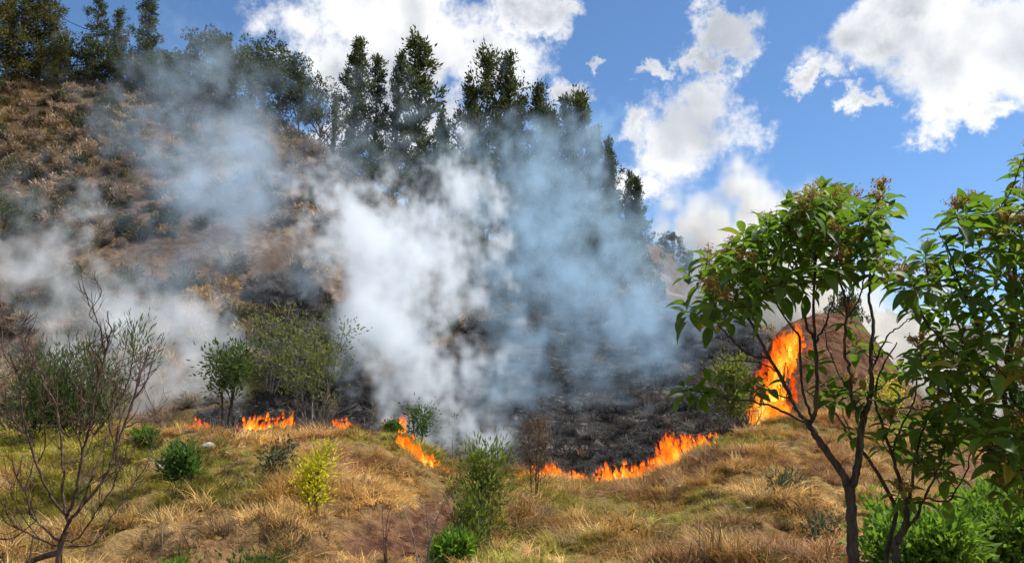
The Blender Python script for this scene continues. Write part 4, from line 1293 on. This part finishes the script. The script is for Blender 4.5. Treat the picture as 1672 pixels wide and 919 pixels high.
CR1 = [(1108, 500), (1135, 465), (1180, 405), (1230, 370), (1265, 350), (1315, 315), (1360, 312), (1400, 325), (1440, 308), (1462, 335), (1452, 375), (1440, 420), (1446, 452), (1405, 440),
       (1360, 452), (1320, 468), (1280, 480), (1240, 495), (1195, 515), (1150, 520), (1120, 520)]
ros1 = fill_poly(CR1, 122, 5, 26, 0.75)
ros1 += [(1118, 632, -.1), (1140, 640, .0), (1160, 626, .2), (1248, 628, .3), (1228, 632, .2), (1345, 628, .2), (1362, 648, .3), (1388, 640, .1), (1402, 565, .3), (1425, 560, .1), (1398, 700, .1),
         (1385, 520, .4), (1330, 590, .5), (1120, 445, .2), (1155, 420, .1), (1412, 640, -.1)]
large_leaved_tree('large_leaved_tree', 'slim dark-trunked tree with forked stem and large glossy leaves before the tall flame', (1394, 919), 6.0, [
    ([(1394, 919), (1391, 860), (1388, 802)], 0, 0, .050, .040),
    ([(1388, 806), (1374, 771), (1335, 716), (1319, 689)], 0, .05, .034, .026),
    ([(1388, 806), (1392, 790), (1402, 755), (1409, 689), (1417, 665)], 0, -.05, .034, .026),
    ([(1319, 690), (1302, 668), (1275, 616), (1253, 578), (1223, 521), (1195, 470), (1180, 430)], .05, .5, .020, .008),
    ([(1319, 690), (1328, 681), (1334, 632), (1331, 562), (1328, 480), (1336, 400), (1350, 345)], .05, -.3, .021, .007),
    ([(1331, 556), (1316, 529), (1308, 480), (1298, 420), (1285, 370)], -.12, .3, .013, .006),
    ([(1326, 683), (1310, 630), (1306, 556), (1297, 537), (1270, 499), (1240, 430)], .05, -.5, .013, .006),
    ([(1316, 691), (1275, 670), (1248, 659), (1196, 651), (1150, 640), (1125, 636)], .05, -.1, .012, .004),
    ([(1255, 583), (1229, 581), (1204, 564), (1180, 538), (1160, 515), (1130, 500)], .2, -.3, .011, .004),
    ([(1268, 606), (1232, 590), (1180, 586), (1160, 570)], .1, .5, .007, .003),
    ([(1417, 668), (1423, 630), (1422, 583), (1426, 529), (1419, 480), (1425, 420), (1438, 350)], -.05, .3, .022, .007),
    ([(1410, 692), (1392, 649), (1387, 602), (1379, 570), (1381, 502), (1370, 440), (1375, 370)], -.05, -.5, .017, .006),
    ([(1424, 600), (1433, 583), (1449, 548), (1470, 533), (1485, 520)], .1, .0, .010, .004),
    ([(1381, 520), (1400, 495), (1410, 450), (1405, 390)], -.2, -.6, .009, .004),
    ([(1331, 560), (1352, 520), (1362, 470), (1350, 430)], -.1, .5, .010, .004),
    ([(1392, 650), (1366, 600), (1350, 560), (1345, 520)], .0, .6, .008, .004),
], ros1, 101, flower_p=.34, r_scale=.86)

CR3 = [(1470, 400), (1500, 372), (1530, 362), (1560, 345), (1600, 322), (1640, 300), (1665, 285), (1700, 270), (1760, 300), (1790, 420), (1790, 620), (1740, 720), (1660, 790), (1625, 760), (1590, 690),
       (1545, 660), (1510, 640), (1495, 600), (1505, 545), (1478, 500), (1462, 450)]
ros3 = fill_poly(CR3, 165, 6, 31, 0.8) + [(1668, 262, .1), (1690, 250, .3), (1640, 800, -.2), (1668, 820, .0), (1600, 725, .1)]
large_leaved_tree('large_leaved_tree', 'dense large-leaved tree with brown flower heads at the edge of the bank', (1690, 919), 5.7, [
    ([(1690, 919), (1684, 820), (1668, 720), (1655, 640)], 0, 0, .050, .034),
    ([(1655, 645), (1648, 590), (1653, 536), (1658, 462), (1650, 400), (1640, 330)], 0, .2, .030, .008),
    ([(1660, 690), (1644, 662), (1628, 599), (1600, 540), (1570, 470), (1545, 400)], 0, -.4, .020, .006),
    ([(1640, 650), (1590, 600), (1540, 560), (1505, 510), (1485, 440)], -.05, .4, .014, .005),
    ([(1665, 700), (1620, 680), (1570, 655), (1530, 630)], 0, -.4, .012, .004),
    ([(1653, 600), (1690, 520), (1720, 430), (1730, 350)], 0, .1, .022, .006),
    ([(1676, 760), (1640, 740), (1610, 735), (1590, 750)], 0, -.2, .010, .004),
    ([(1628, 599), (1600, 590), (1560, 520), (1530, 450)], -.1, .5, .010, .004),
    ([(1680, 740), (1730, 660), (1760, 560)], 0, .1, .018, .006),
], ros3, 103, flower_p=.34)

CR2 = [(1490, 735), (1500, 690), (1540, 640), (1570, 650), (1585, 690), (1560, 720), (1545, 770), (1520, 780), (1500, 770)]
ros2 = fill_poly(CR2, 22, 7, 28, .4) + [(1470, 800, .1), (1480, 812, -.1), (1462, 660, .2), (1448, 622, .2), (1478, 700, .3), (1440, 720, .1), (1455, 690, .0), (1506, 560, .2), (1492, 585, .1), (1540, 800, .1), (1470, 600, .3)]
large_leaved_tree('large_leaved_tree', 'thin several-stemmed tree with sparse large leaves beside the forked trunk', (1462, 919), 6.3, [
    ([(1462, 919), (1468, 880), (1478, 861), (1482, 830)], 0, 0, .030, .022),
    ([(1441, 935), (1456, 873), (1461, 826), (1425, 759), (1390, 716), (1370, 681), (1340, 655), (1312, 634)], .1, .5, .020, .006),
    ([(1482, 832), (1468, 779), (1456, 740), (1441, 693), (1429, 654), (1440, 600), (1465, 560)], 0, .2, .016, .005),
    ([(1476, 864), (1495, 845), (1511, 810), (1530, 770), (1545, 720)], 0, -.3, .015, .005),
    ([(1482, 830), (1488, 794), (1495, 748), (1511, 689), (1534, 638)], 0, -.2, .014, .005),
    ([(1511, 812), (1550, 815), (1580, 760), (1590, 700)], -.1, .1, .008, .004),
    ([(1456, 745), (1470, 700), (1490, 660), (1500, 600), (1508, 560)], .1, .2, .009, .004),
    ([(1390, 716), (1375, 660), (1385, 610)], .3, .5, .006, .003),
], ros2, 102, flower_p=.2)

# ------------------------------------------------------------------ fire
def fire_mat():
    m, t = new_mat('flame')
    a = t.n('ShaderNodeAttribute', attribute_name='fire_core').outputs['Fac']
    al = t.n('ShaderNodeAttribute', attribute_name='along').outputs['Fac']
    pos = t.n('ShaderNodeNewGeometry').outputs['Position']
    mp = t.n('ShaderNodeMapping', {0: pos, 'Scale': (1.0, 1.0, 0.45)}).outputs[0]
    n1 = t.noise(mp, 9.0, 4.0, 0.6, 0.6).outputs[0]
    h = t.m('ADD', a, t.m('MULTIPLY', t.m('SUBTRACT', n1, 0.5), 0.9))
    cr = t.n('ShaderNodeValToRGB', {0: h})
    el_ = cr.color_ramp.elements
    el_[0].position, el_[0].color = 0.05, (0.55, 0.035, 0.002, 1)
    el_[1].position, el_[1].color = 1.0, (1.0, 0.62, 0.10, 1)
    for p_, c_ in ((0.25, (0.95, 0.10, 0.005, 1)), (0.48, (1.0, 0.20, 0.010, 1)), (0.74, (1.0, 0.34, 0.018, 1))):
        k = el_.new(p_)
        k.color = c_
    em = t.n('ShaderNodeEmission', {'Color': cr.outputs[0], 'Strength': t.m('ADD', 0.70, t.m('MULTIPLY', h, 0.8))})
    tr = t.n('ShaderNodeBsdfTransparent')
    vis = t.sstep(t.m('ADD', t.m('SUBTRACT', n1, t.m('MULTIPLY', al, 0.34)), 0.0), 0.16, 0.54)
    mx = t.n('ShaderNodeMixShader', {0: t.m('MULTIPLY', vis, 0.78), 1: tr.outputs[0], 2: em.outputs[0]})
    t.n('ShaderNodeOutputMaterial', {'Surface': mx.outputs[0]})
    m.cycles.emission_sampling = 'NONE'
    return m


M['flame'] = fire_mat()


def tongues(specs, rng, lean):
    """specs: (point, height, width, heat)"""
    vs, fs, he, al, n0 = [], [], [], [], 0
    seg, sides = 8, 6
    for (p, h, wd, ht) in specs:
        p = np.array(p)
        ang = rng.uniform(0, 6.28)
        ph, fr, am = rng.uniform(0, 6.28), rng.uniform(1.2, 2.6), rng.uniform(.05, .14) * h
        ln = np.array(lean) * rng.uniform(.5, 1.4) * h + rng.normal(0, .08, 3) * np.array([h, h, 0])
        ring = []
        for s_ in range(seg + 1):
            t_ = s_ / seg
            r = wd * .5 * (0.55 + 1.6 * t_ * (1 - t_)) * (1 - t_ ** 2.2) + .002
            c = p + np.array([0, 0, h * t_]) + ln * t_ ** 1.5 + np.array([math.cos(ang), math.sin(ang), 0]) * am * math.sin(ph + fr * 6.28 * t_) * t_
            for k in range(sides):
                th = k * 6.283 / sides + ang
                ring.append(c + np.array([math.cos(th) * r, math.sin(th) * r * .7, 0]))
            he += [ht * (1 - .72 * t_ ** 1.2) + .02] * sides
            al += [t_] * sides
        vs.append(np.array(ring))
        i = np.arange(seg)[:, None] * sides
        j = np.arange(sides)[None, :]
        k = (j + 1) % sides
        fs.append(np.stack([i + j, i + k, i + sides + k, i + sides + j], -1).reshape(-1, 4) + n0)
        n0 += (seg + 1) * sides
    return mesh_np('flames', np.concatenate(vs), np.concatenate(fs), [M['flame']], {'fire_core': he, 'along': al}, smooth=True)


def fire_line(label, pts, hs, density, seed, d_off=0.0, lean=(-.15, .05, 0), wd=(.10, .24), depth=.35, ds=None):
    """pts: pixels along the burning edge; hs: flame heights in pixels at those pixels"""
    rng = np.random.default_rng(seed)
    g = [hit(a, b) if ds is None else stand(a, ds[k]) for k, (a, b) in enumerate(pts)]
    root = empty('fire', sum(g, Vector()) / len(g))
    tag(root, label, 'fire', 'patches of burning grass')
    for k in range(len(g) - 1):
        specs = []
        L = (g[k + 1] - g[k]).length
        for _ in range(max(3, int(L * density))):
            t_ = rng.uniform(0, 1)
            q = g[k].lerp(g[k + 1], t_)
            hp = (hs[k] * (1 - t_) + hs[k + 1] * t_) * q.y / F
            x_, y_ = q.x + rng.normal(0, .06), q.y + d_off + rng.normal(0, depth * .5)
            big = rng.uniform() ** 1.8
            h = hp * (0.3 + 0.95 * big)
            specs.append(((x_, y_, float(H(x_, y_)) - .03), h, rng.uniform(*wd) * (0.45 + .6 * h), 0.45 + .75 * rng.uniform() - .12 * big))
        if hs[k] > 0:
            for _ in range(max(2, int(L * density * .5))):      # torn-off licks above the edge
                t_ = rng.uniform(0, 1)
                q = g[k].lerp(g[k + 1], t_)
                hp = (hs[k] * (1 - t_) + hs[k + 1] * t_) * q.y / F
                x_, y_ = q.x + rng.normal(0, .1), q.y + d_off + rng.normal(0, depth * .5)
                z0 = float(H(x_, y_)) + hp * rng.uniform(.2, .75)
                specs.append(((x_ + lean[0] * .4, y_, z0), hp * rng.uniform(.2, .5), rng.uniform(*wd) * .5, 0.2 + .45 * rng.uniform()))
        specs = [(Vector(q_[0]) - root.location,) + tuple(q_[1:]) for q_ in specs]
        obj('flames', tongues(specs, rng, lean), root)


fire_line('long curved line of flames along the edge of the blackened slope', [(985, 787), (1010, 789), (1050, 784), (1075, 778), (1095, 762), (1110, 748), (1140, 736), (1170, 720)], [26, 36, 28, 36, 54, 38, 26, 16], 40, 1)
fire_line('low flames at the grass edge beside the brown dead shrub', [(800, 783), (845, 783), (880, 781), (905, 778), (925, 783), (955, 788), (985, 790)], [6, 10, 20, 26, 20, 16, 18], 26, 2)
fire_line('bright flames running down the lip of the hollow beside the white smoke', [(655, 730), (675, 745), (695, 757), (715, 768), (745, 778)], [26, 30, 28, 14, 8], 32, 3)
fire_line('leaning flame by the small dark bush on the lip', [(628, 718), (645, 716), (656, 716)], [22, 36, 40], 30, 4, ds=[25.6, 25.6, 25.8], lean=(.12, .05, 0))
fire_line('small flames over a gap between the olive tree and the bare sapling', [(546, 713), (560, 711), (580, 712)], [20, 22, 16], 32, 5, ds=[25.3] * 3)
fire_line('row of low flames between the forked tree and the olive tree', [(392, 711), (410, 709), (440, 707), (462, 703), (470, 703)], [18, 26, 16, 32, 24], 34, 6, ds=[25.6, 25.6, 25.6, 25.7, 25.7], lean=(.12, .05, 0))
fire_line('flickering flames beside the forked tree under the thick white smoke', [(302, 706), (316, 704), (332, 704), (352, 703)], [14, 32, 22, 22], 34, 7, ds=[25.6, 25.6, 25.6, 25.6])
fire_line('tiny low flame at the foot of the forked tree', [(348, 716), (358, 716)], [14, 10], 26, 8, ds=[25.0, 25.0])


def tall_fire():
    rng = np.random.default_rng(77)
    path = [(1238, 690, 20), (1256, 668, 24), (1266, 640, 22), (1272, 610, 24), (1280, 585, 32), (1290, 565, 26), (1302, 545, 14)]
    specs = []
    for k in range(300):
        t_ = rng.uniform(0, 1) ** 1.05 * (len(path) - 1.001)
        i = int(t_)
        fr = t_ - i
        a = [path[i][j] * (1 - fr) + path[i + 1][j] * fr for j in range(3)]
        sx = rng.normal(0, .5)
        px_, py_ = a[0] + sx * a[2], a[1] + rng.uniform(0, 14)
        p = P(px_, py_, 27.6 + rng.normal(0, .22))
        h = rng.uniform(.3, 1.05) * (1.1 - .5 * t_ / 6)
        specs.append((p, h, rng.uniform(.09, .26), max(.12, 1.2 - .8 * abs(sx) - 0.07 * t_ + rng.normal(0, .12))))
    root = empty('fire', stand(1262, 27.3))
    tag(root, 'tall roaring column of flame against the earth mound', 'fire', 'patches of burning grass')
    shift = lambda sp: [(Vector(q_[0]) - root.location,) + tuple(q_[1:]) for q_ in sp]
    obj('flame_column', tongues(shift(specs), rng, (.10, .05, 0)), root)
    specs = []
    for k in range(90):                                         # the burning foot of the bush
        px_ = rng.uniform(1226, 1285)
        p = stand(px_, 27.0 + rng.uniform(-.5, .8))
        specs.append((p, rng.uniform(.3, 1.0), rng.uniform(.12, .28), rng.uniform(.5, 1.0)))
    obj('flame_foot', tongues(shift(specs), rng, (.10, .05, 0)), root)
    # the dry bush that feeds it
    dead_bush('burning_bush', 'scorched dry bush inside the tall column of flame', 1272, 695, 120, 60, bark='bark_dark', stems=6, n_side=7, sub=3, seed=78, d=27.5, r0=0.03, lean=1.0)


tall_fire()

# ------------------------------------------------------------------ smoke: voxel clouds
def spectral(shape, beta, seed, kmin=1.5, stretch=1.0):
    r = np.random.default_rng(seed).normal(size=shape).astype(np.float32)
    fz = np.fft.rfftn(r)
    k = np.sqrt((np.fft.fftfreq(shape[0])[:, None, None] * shape[0]) ** 2 * 1.0 + (np.fft.fftfreq(shape[1])[None, :, None] * shape[1]) ** 2
                + (np.fft.rfftfreq(shape[2])[None, None, :] * shape[2] * stretch) ** 2)
    k = np.maximum(k, kmin)
    fz *= k ** (-beta / 2)
    o = np.fft.irfftn(fz, s=shape)
    return ((o - o.mean()) / o.std()).astype(np.float32)


def smoke(name, label, chains, voxel, seed, color, dens, warp=1.0, rough=0.75, cut=0.10, aniso=0.25, pad=2.0, cap=2.5):
    """chains: lists of (px, py, d, radius_m, weight); each is joined into a rope of soft puffs"""
    rng = np.random.default_rng(seed)
    puffs = []
    for ch in chains:
        for k in range(len(ch)):
            if k + 1 < len(ch):
                a, b = ch[k], ch[k + 1]
                pa, pb_ = P(*a[:3]), P(*b[:3])
                n = max(1, int((pb_ - pa).length / (0.55 * min(a[3], b[3]))))
                for j in range(n):
                    t_ = j / n
                    puffs.append((np.array(pa.lerp(pb_, t_)) + rng.normal(0, .18, 3) * a[3], a[3] * (1 - t_) + b[3] * t_, a[4] * (1 - t_) + b[4] * t_))
            else:
                puffs.append((np.array(P(*ch[k][:3])), ch[k][3], ch[k][4]))
    lo = np.min([p - 1.9 * r for p, r, _ in puffs], 0) - pad * .3
    hi = np.max([p + 1.9 * r for p, r, _ in puffs], 0) + pad * .3
    n = np.maximum(((hi - lo) / voxel).astype(int) + 1, 4)
    n += n % 2
    hi = lo + (n - 1) * voxel
    ax = [lo[k] + np.arange(n[k]) * voxel for k in range(3)]
    X, Y, Z = np.meshgrid(*ax, indexing='ij')
    X, Y, Z = X.astype(np.float32), Y.astype(np.float32), Z.astype(np.float32)
    shp = tuple(int(q) for q in n)
    Xw = X + warp * spectral(shp, 3.6, seed + 1, 4, 1.0)
    Yw = Y + warp * spectral(shp, 3.6, seed + 2, 4, 1.0)
    Zw = Z + warp * spectral(shp, 3.6, seed + 3, 4, 1.0)
    E = np.zeros(shp, np.float32)
    for p, r, wgt in puffs:
        sl = []
        for k in range(3):
            i0 = max(0, int((p[k] - 1.8 * r - 2.2 * warp - lo[k]) / voxel))
            i1 = min(shp[k], int((p[k] + 1.8 * r + 2.2 * warp - lo[k]) / voxel) + 2)
            sl.append(slice(i0, i1))
        sl = tuple(sl)
        q = ((Xw[sl] - p[0]) ** 2 + (Yw[sl] - p[1]) ** 2 + (Zw[sl] - p[2]) ** 2) / (r * r)
        np.maximum(E[sl], 0, out=E[sl])
        E[sl] += wgt * np.exp(-q * 1.3) * 0.55
    nz = spectral(shp, 3.1, seed + 4, 5, 1.15)
    D = E * np.exp(rough * nz - 0.25 * rough)
    D = np.clip(D - cut, 0, None)
    D = cap * np.tanh(D / cap)
    # nothing on the faces of the box
    for k in range(3):
        idx = np.minimum(np.arange(shp[k]), shp[k] - 1 - np.arange(shp[k]))
        wgt = np.clip(idx / 4.0, 0, 1).astype(np.float32)
        D *= wgt.reshape([-1 if j == k else 1 for j in range(3)])
    gz = H(np.where(Y[:, :, 0] > 2, X[:, :, 0], 0), Y[:, :, 0])
    D *= (Z > (gz[:, :, None] - 0.4))
    me = bpy.data.meshes.new(name)
    N = D.size
    me.vertices.add(N)
    me.vertices.foreach_set('co', np.stack([X.ravel(), Y.ravel(), Z.ravel()], 1).ravel().astype(np.float32))
    me.attributes.new('dens', 'FLOAT', 'POINT').data.foreach_set('value', D.ravel().astype(np.float32))
    m, t = new_mat(name)
    at = t.n('ShaderNodeAttribute', attribute_name='density').outputs['Fac']
    pv = t.n('ShaderNodeVolumePrincipled', {'Color': c4(color), 'Density': t.m('MULTIPLY', at, dens), 'Anisotropy': aniso, 'Density Attribute': ''})
    t.n('ShaderNodeOutputMaterial', {'Volume': pv.outputs[0]})
    me.materials.append(m)
    o = obj(name, me)
    ng = bpy.data.node_groups.new(name, 'GeometryNodeTree')
    ng.interface.new_socket('Geometry', in_out='INPUT', socket_type='NodeSocketGeometry')
    ng.interface.new_socket('Geometry', in_out='OUTPUT', socket_type='NodeSocketGeometry')
    t = NT(ng)
    gi = t.n('NodeGroupInput')
    pos = t.n('GeometryNodeInputPosition').outputs[0]
    rel = t.n('ShaderNodeVectorMath', {0: pos, 1: tuple(lo)}, operation='SUBTRACT').outputs[0]
    rel = t.n('ShaderNodeVectorMath', {0: rel, 'Scale': 1 / voxel}, operation='SCALE').outputs[0]
    sp = t.n('ShaderNodeSeparateXYZ', {0: rel})
    fl = lambda s_, mx: t.m('MINIMUM', t.m('MAXIMUM', t.m('FLOOR', t.m('ADD', s_, 0.5)), 0.0), float(mx - 1))
    idx = t.m('MULTIPLY_ADD', fl(sp.outputs[0], shp[0]), float(shp[1] * shp[2]), t.m('MULTIPLY_ADD', fl(sp.outputs[1], shp[1]), float(shp[2]), fl(sp.outputs[2], shp[2])))
    na = t.n('GeometryNodeInputNamedAttribute', {'Name': 'dens'}, data_type='FLOAT')
    si = t.n('GeometryNodeSampleIndex', {'Geometry': gi.outputs[0], 'Value': na.outputs[0], 'Index': idx}, data_type='FLOAT', domain='POINT')
    vc = t.n('GeometryNodeVolumeCube', {'Density': si.outputs[0], 'Background': 0.0, 'Min': tuple(lo), 'Max': tuple(hi), 'Resolution X': shp[0], 'Resolution Y': shp[1], 'Resolution Z': shp[2]})
    sm = t.n('GeometryNodeSetMaterial', {'Geometry': vc.outputs[0], 'Material': m})
    t.n('NodeGroupOutput', {0: sm.outputs[0]})
    md = o.modifiers.new('smoke', 'NODES')
    md.node_group = ng
    tag(o, label, 'smoke', kind='stuff')
    print('SMOKE', name, shp, N, 'max', float(D.max()), 'mean', float(D.mean()))
    return o


WHITE, BLUE, CREAM = (0.90, 0.94, 0.98), (0.66, 0.80, 0.97), (0.95, 0.93, 0.88)
smoke('white_smoke', 'thick white column of smoke rising from the lip of the hollow', [
    [(705, 735, 26.6, .5, 1.3), (690, 690, 27.2, .8, 1.4), (678, 640, 28, 1.05, 1.3), (650, 580, 29.5, 1.4, 1.25), (632, 510, 31.5, 1.8, 1.15), (650, 440, 34, 2.1, 1.0), (685, 370, 37, 2.2, .7), (690, 315, 40, 2.0, .36)],
    [(640, 510, 31.5, 1.3, .75), (590, 480, 33, 1.6, .8), (565, 420, 35, 1.8, .65), (560, 360, 38, 2.0, .45), (590, 310, 42, 2.2, .3)],
    [(600, 560, 30.5, .9, .6), (545, 490, 31, .8, .75), (500, 470, 31.5, .65, .75)],
    [(745, 745, 26.9, .6, 1.2), (780, 720, 28, .8, .7), (800, 680, 29.5, 1.0, .42)],
    [(740, 640, 29, 1.0, .32), (720, 560, 31, 1.4, .26)],
    [(690, 400, 36, 1.8, .3), (750, 350, 40, 2.2, .32), (790, 330, 44, 2.2, .2)],
    [(570, 650, 28.5, .9, .3), (600, 600, 29, 1.1, .4)],
], 0.18, 201, (0.91, 0.955, 0.995), 0.66, warp=0.9, rough=0.75, cut=0.28, cap=1.8)
smoke('white_smoke', 'low bank of white smoke pouring from the flames beside the forked tree', [
    [(290, 695, 27.6, .8, 1.2), (275, 640, 28.5, 1.2, 1.2), (270, 570, 30, 1.5, 1.05), (220, 530, 32, 1.7, .8), (160, 480, 34, 1.9, .5), (90, 440, 36, 2.1, .34), (20, 410, 37, 2.1, .22)],
    [(210, 660, 28, 1.5, .75), (150, 600, 29.5, 1.8, .5), (80, 540, 31, 2.0, .28), (0, 500, 32, 2.0, .2)],
    [(330, 680, 27.6, .7, .7), (320, 620, 28.6, .9, .5), (330, 570, 30, .8, .3)],
    [(100, 430, 34, 1.8, .3), (40, 340, 37, 2.2, .24), (90, 300, 40, 2.0, .16)],
], 0.20, 221, (0.92, 0.955, 0.99), 0.30, warp=0.9, rough=0.8, cut=0.24, cap=1.8)
smoke('blue_smoke', 'thin bluish veil of smoke drifting up over the brown hillside to the hilltop trees', [
    [(270, 490, 34, 2.2, .7), (330, 400, 38, 2.7, .95), (385, 310, 43, 3.0, 1.1), (345, 230, 48, 3.4, 1.0), (300, 160, 53, 3.6, .7), (330, 100, 58, 3.2, .3)],
    [(390, 310, 43, 2.2, .5), (440, 240, 48, 2.6, .5), (430, 150, 54, 2.8, .36)],
    [(500, 330, 43, 2.4, .36), (560, 260, 50, 3.4, .5), (640, 240, 56, 3.8, .5), (690, 270, 56, 3.0, .36)],
    [(440, 560, 32, 1.4, .2), (420, 460, 36, 2.2, .3)],
    [(20, 330, 38, 2.4, .4), (80, 370, 37, 2.4, .45), (160, 330, 40, 2.6, .26)],
], 0.32, 241, (0.64, 0.82, 1.0), 0.062, warp=1.6, rough=0.9, cut=0.26)
smoke('blue_smoke', 'wide blue-grey smoke hanging over the burnt slope and before the evergreens', [
    [(890, 700, 29, 1.1, .55), (900, 620, 32, 1.7, .7), (910, 540, 37, 2.4, .85), (905, 450, 43, 3.2, .9), (895, 360, 49, 3.8, 1.0), (890, 285, 54, 3.6, 1.0), (900, 240, 57, 2.6, .6)],
    [(1010, 580, 35, 1.7, .5), (990, 520, 38, 2.3, .7), (970, 460, 43, 3.0, .8), (955, 390, 50, 3.4, .75), (950, 320, 54, 3.0, .45)],
    [(880, 640, 31, 1.2, .4), (845, 470, 40, 2.2, .3), (810, 400, 46, 3.0, .42), (780, 320, 52, 3.2, .42), (730, 270, 55, 3.0, .34)],
    [(860, 720, 28, .7, .6), (820, 690, 28.6, .9, .4), (800, 640, 30, 1.1, .3)],
    [(1130, 610, 34, 1.6, .42), (1110, 530, 41, 2.6, .6), (1085, 460, 50, 3.2, .65), (1060, 410, 58, 3.0, .5)],
    [(1180, 640, 31, 1.2, .5), (1210, 580, 33, 1.5, .6), (1230, 530, 35, 1.5, .6)],
], 0.30, 261, (0.56, 0.79, 1.0), 0.066, warp=1.5, rough=0.95, cut=0.30)
smoke('distant_smoke', 'pale cream cloud of smoke rising beyond the brown spur', [
    [(1150, 440, 170, 9, .8), (1170, 390, 175, 11, 1.1), (1190, 345, 180, 10, 1.1), (1230, 330, 182, 7, .7)],
    [(1110, 380, 175, 8, .7), (1130, 345, 178, 8, .8)],
    [(1240, 420, 118, 9, .8), (1320, 460, 118, 9, .9), (1400, 500, 118, 9, .9), (1480, 540, 118, 9, .7), (1580, 570, 118, 9, .5)],
    [(1300, 520, 116, 9, .8), (1400, 580, 116, 9, .7), (1490, 620, 116, 9, .6), (1600, 640, 116, 9, .5)],
], 1.1, 281, CREAM, 0.20, warp=2.6, rough=0.6, cut=0.24)
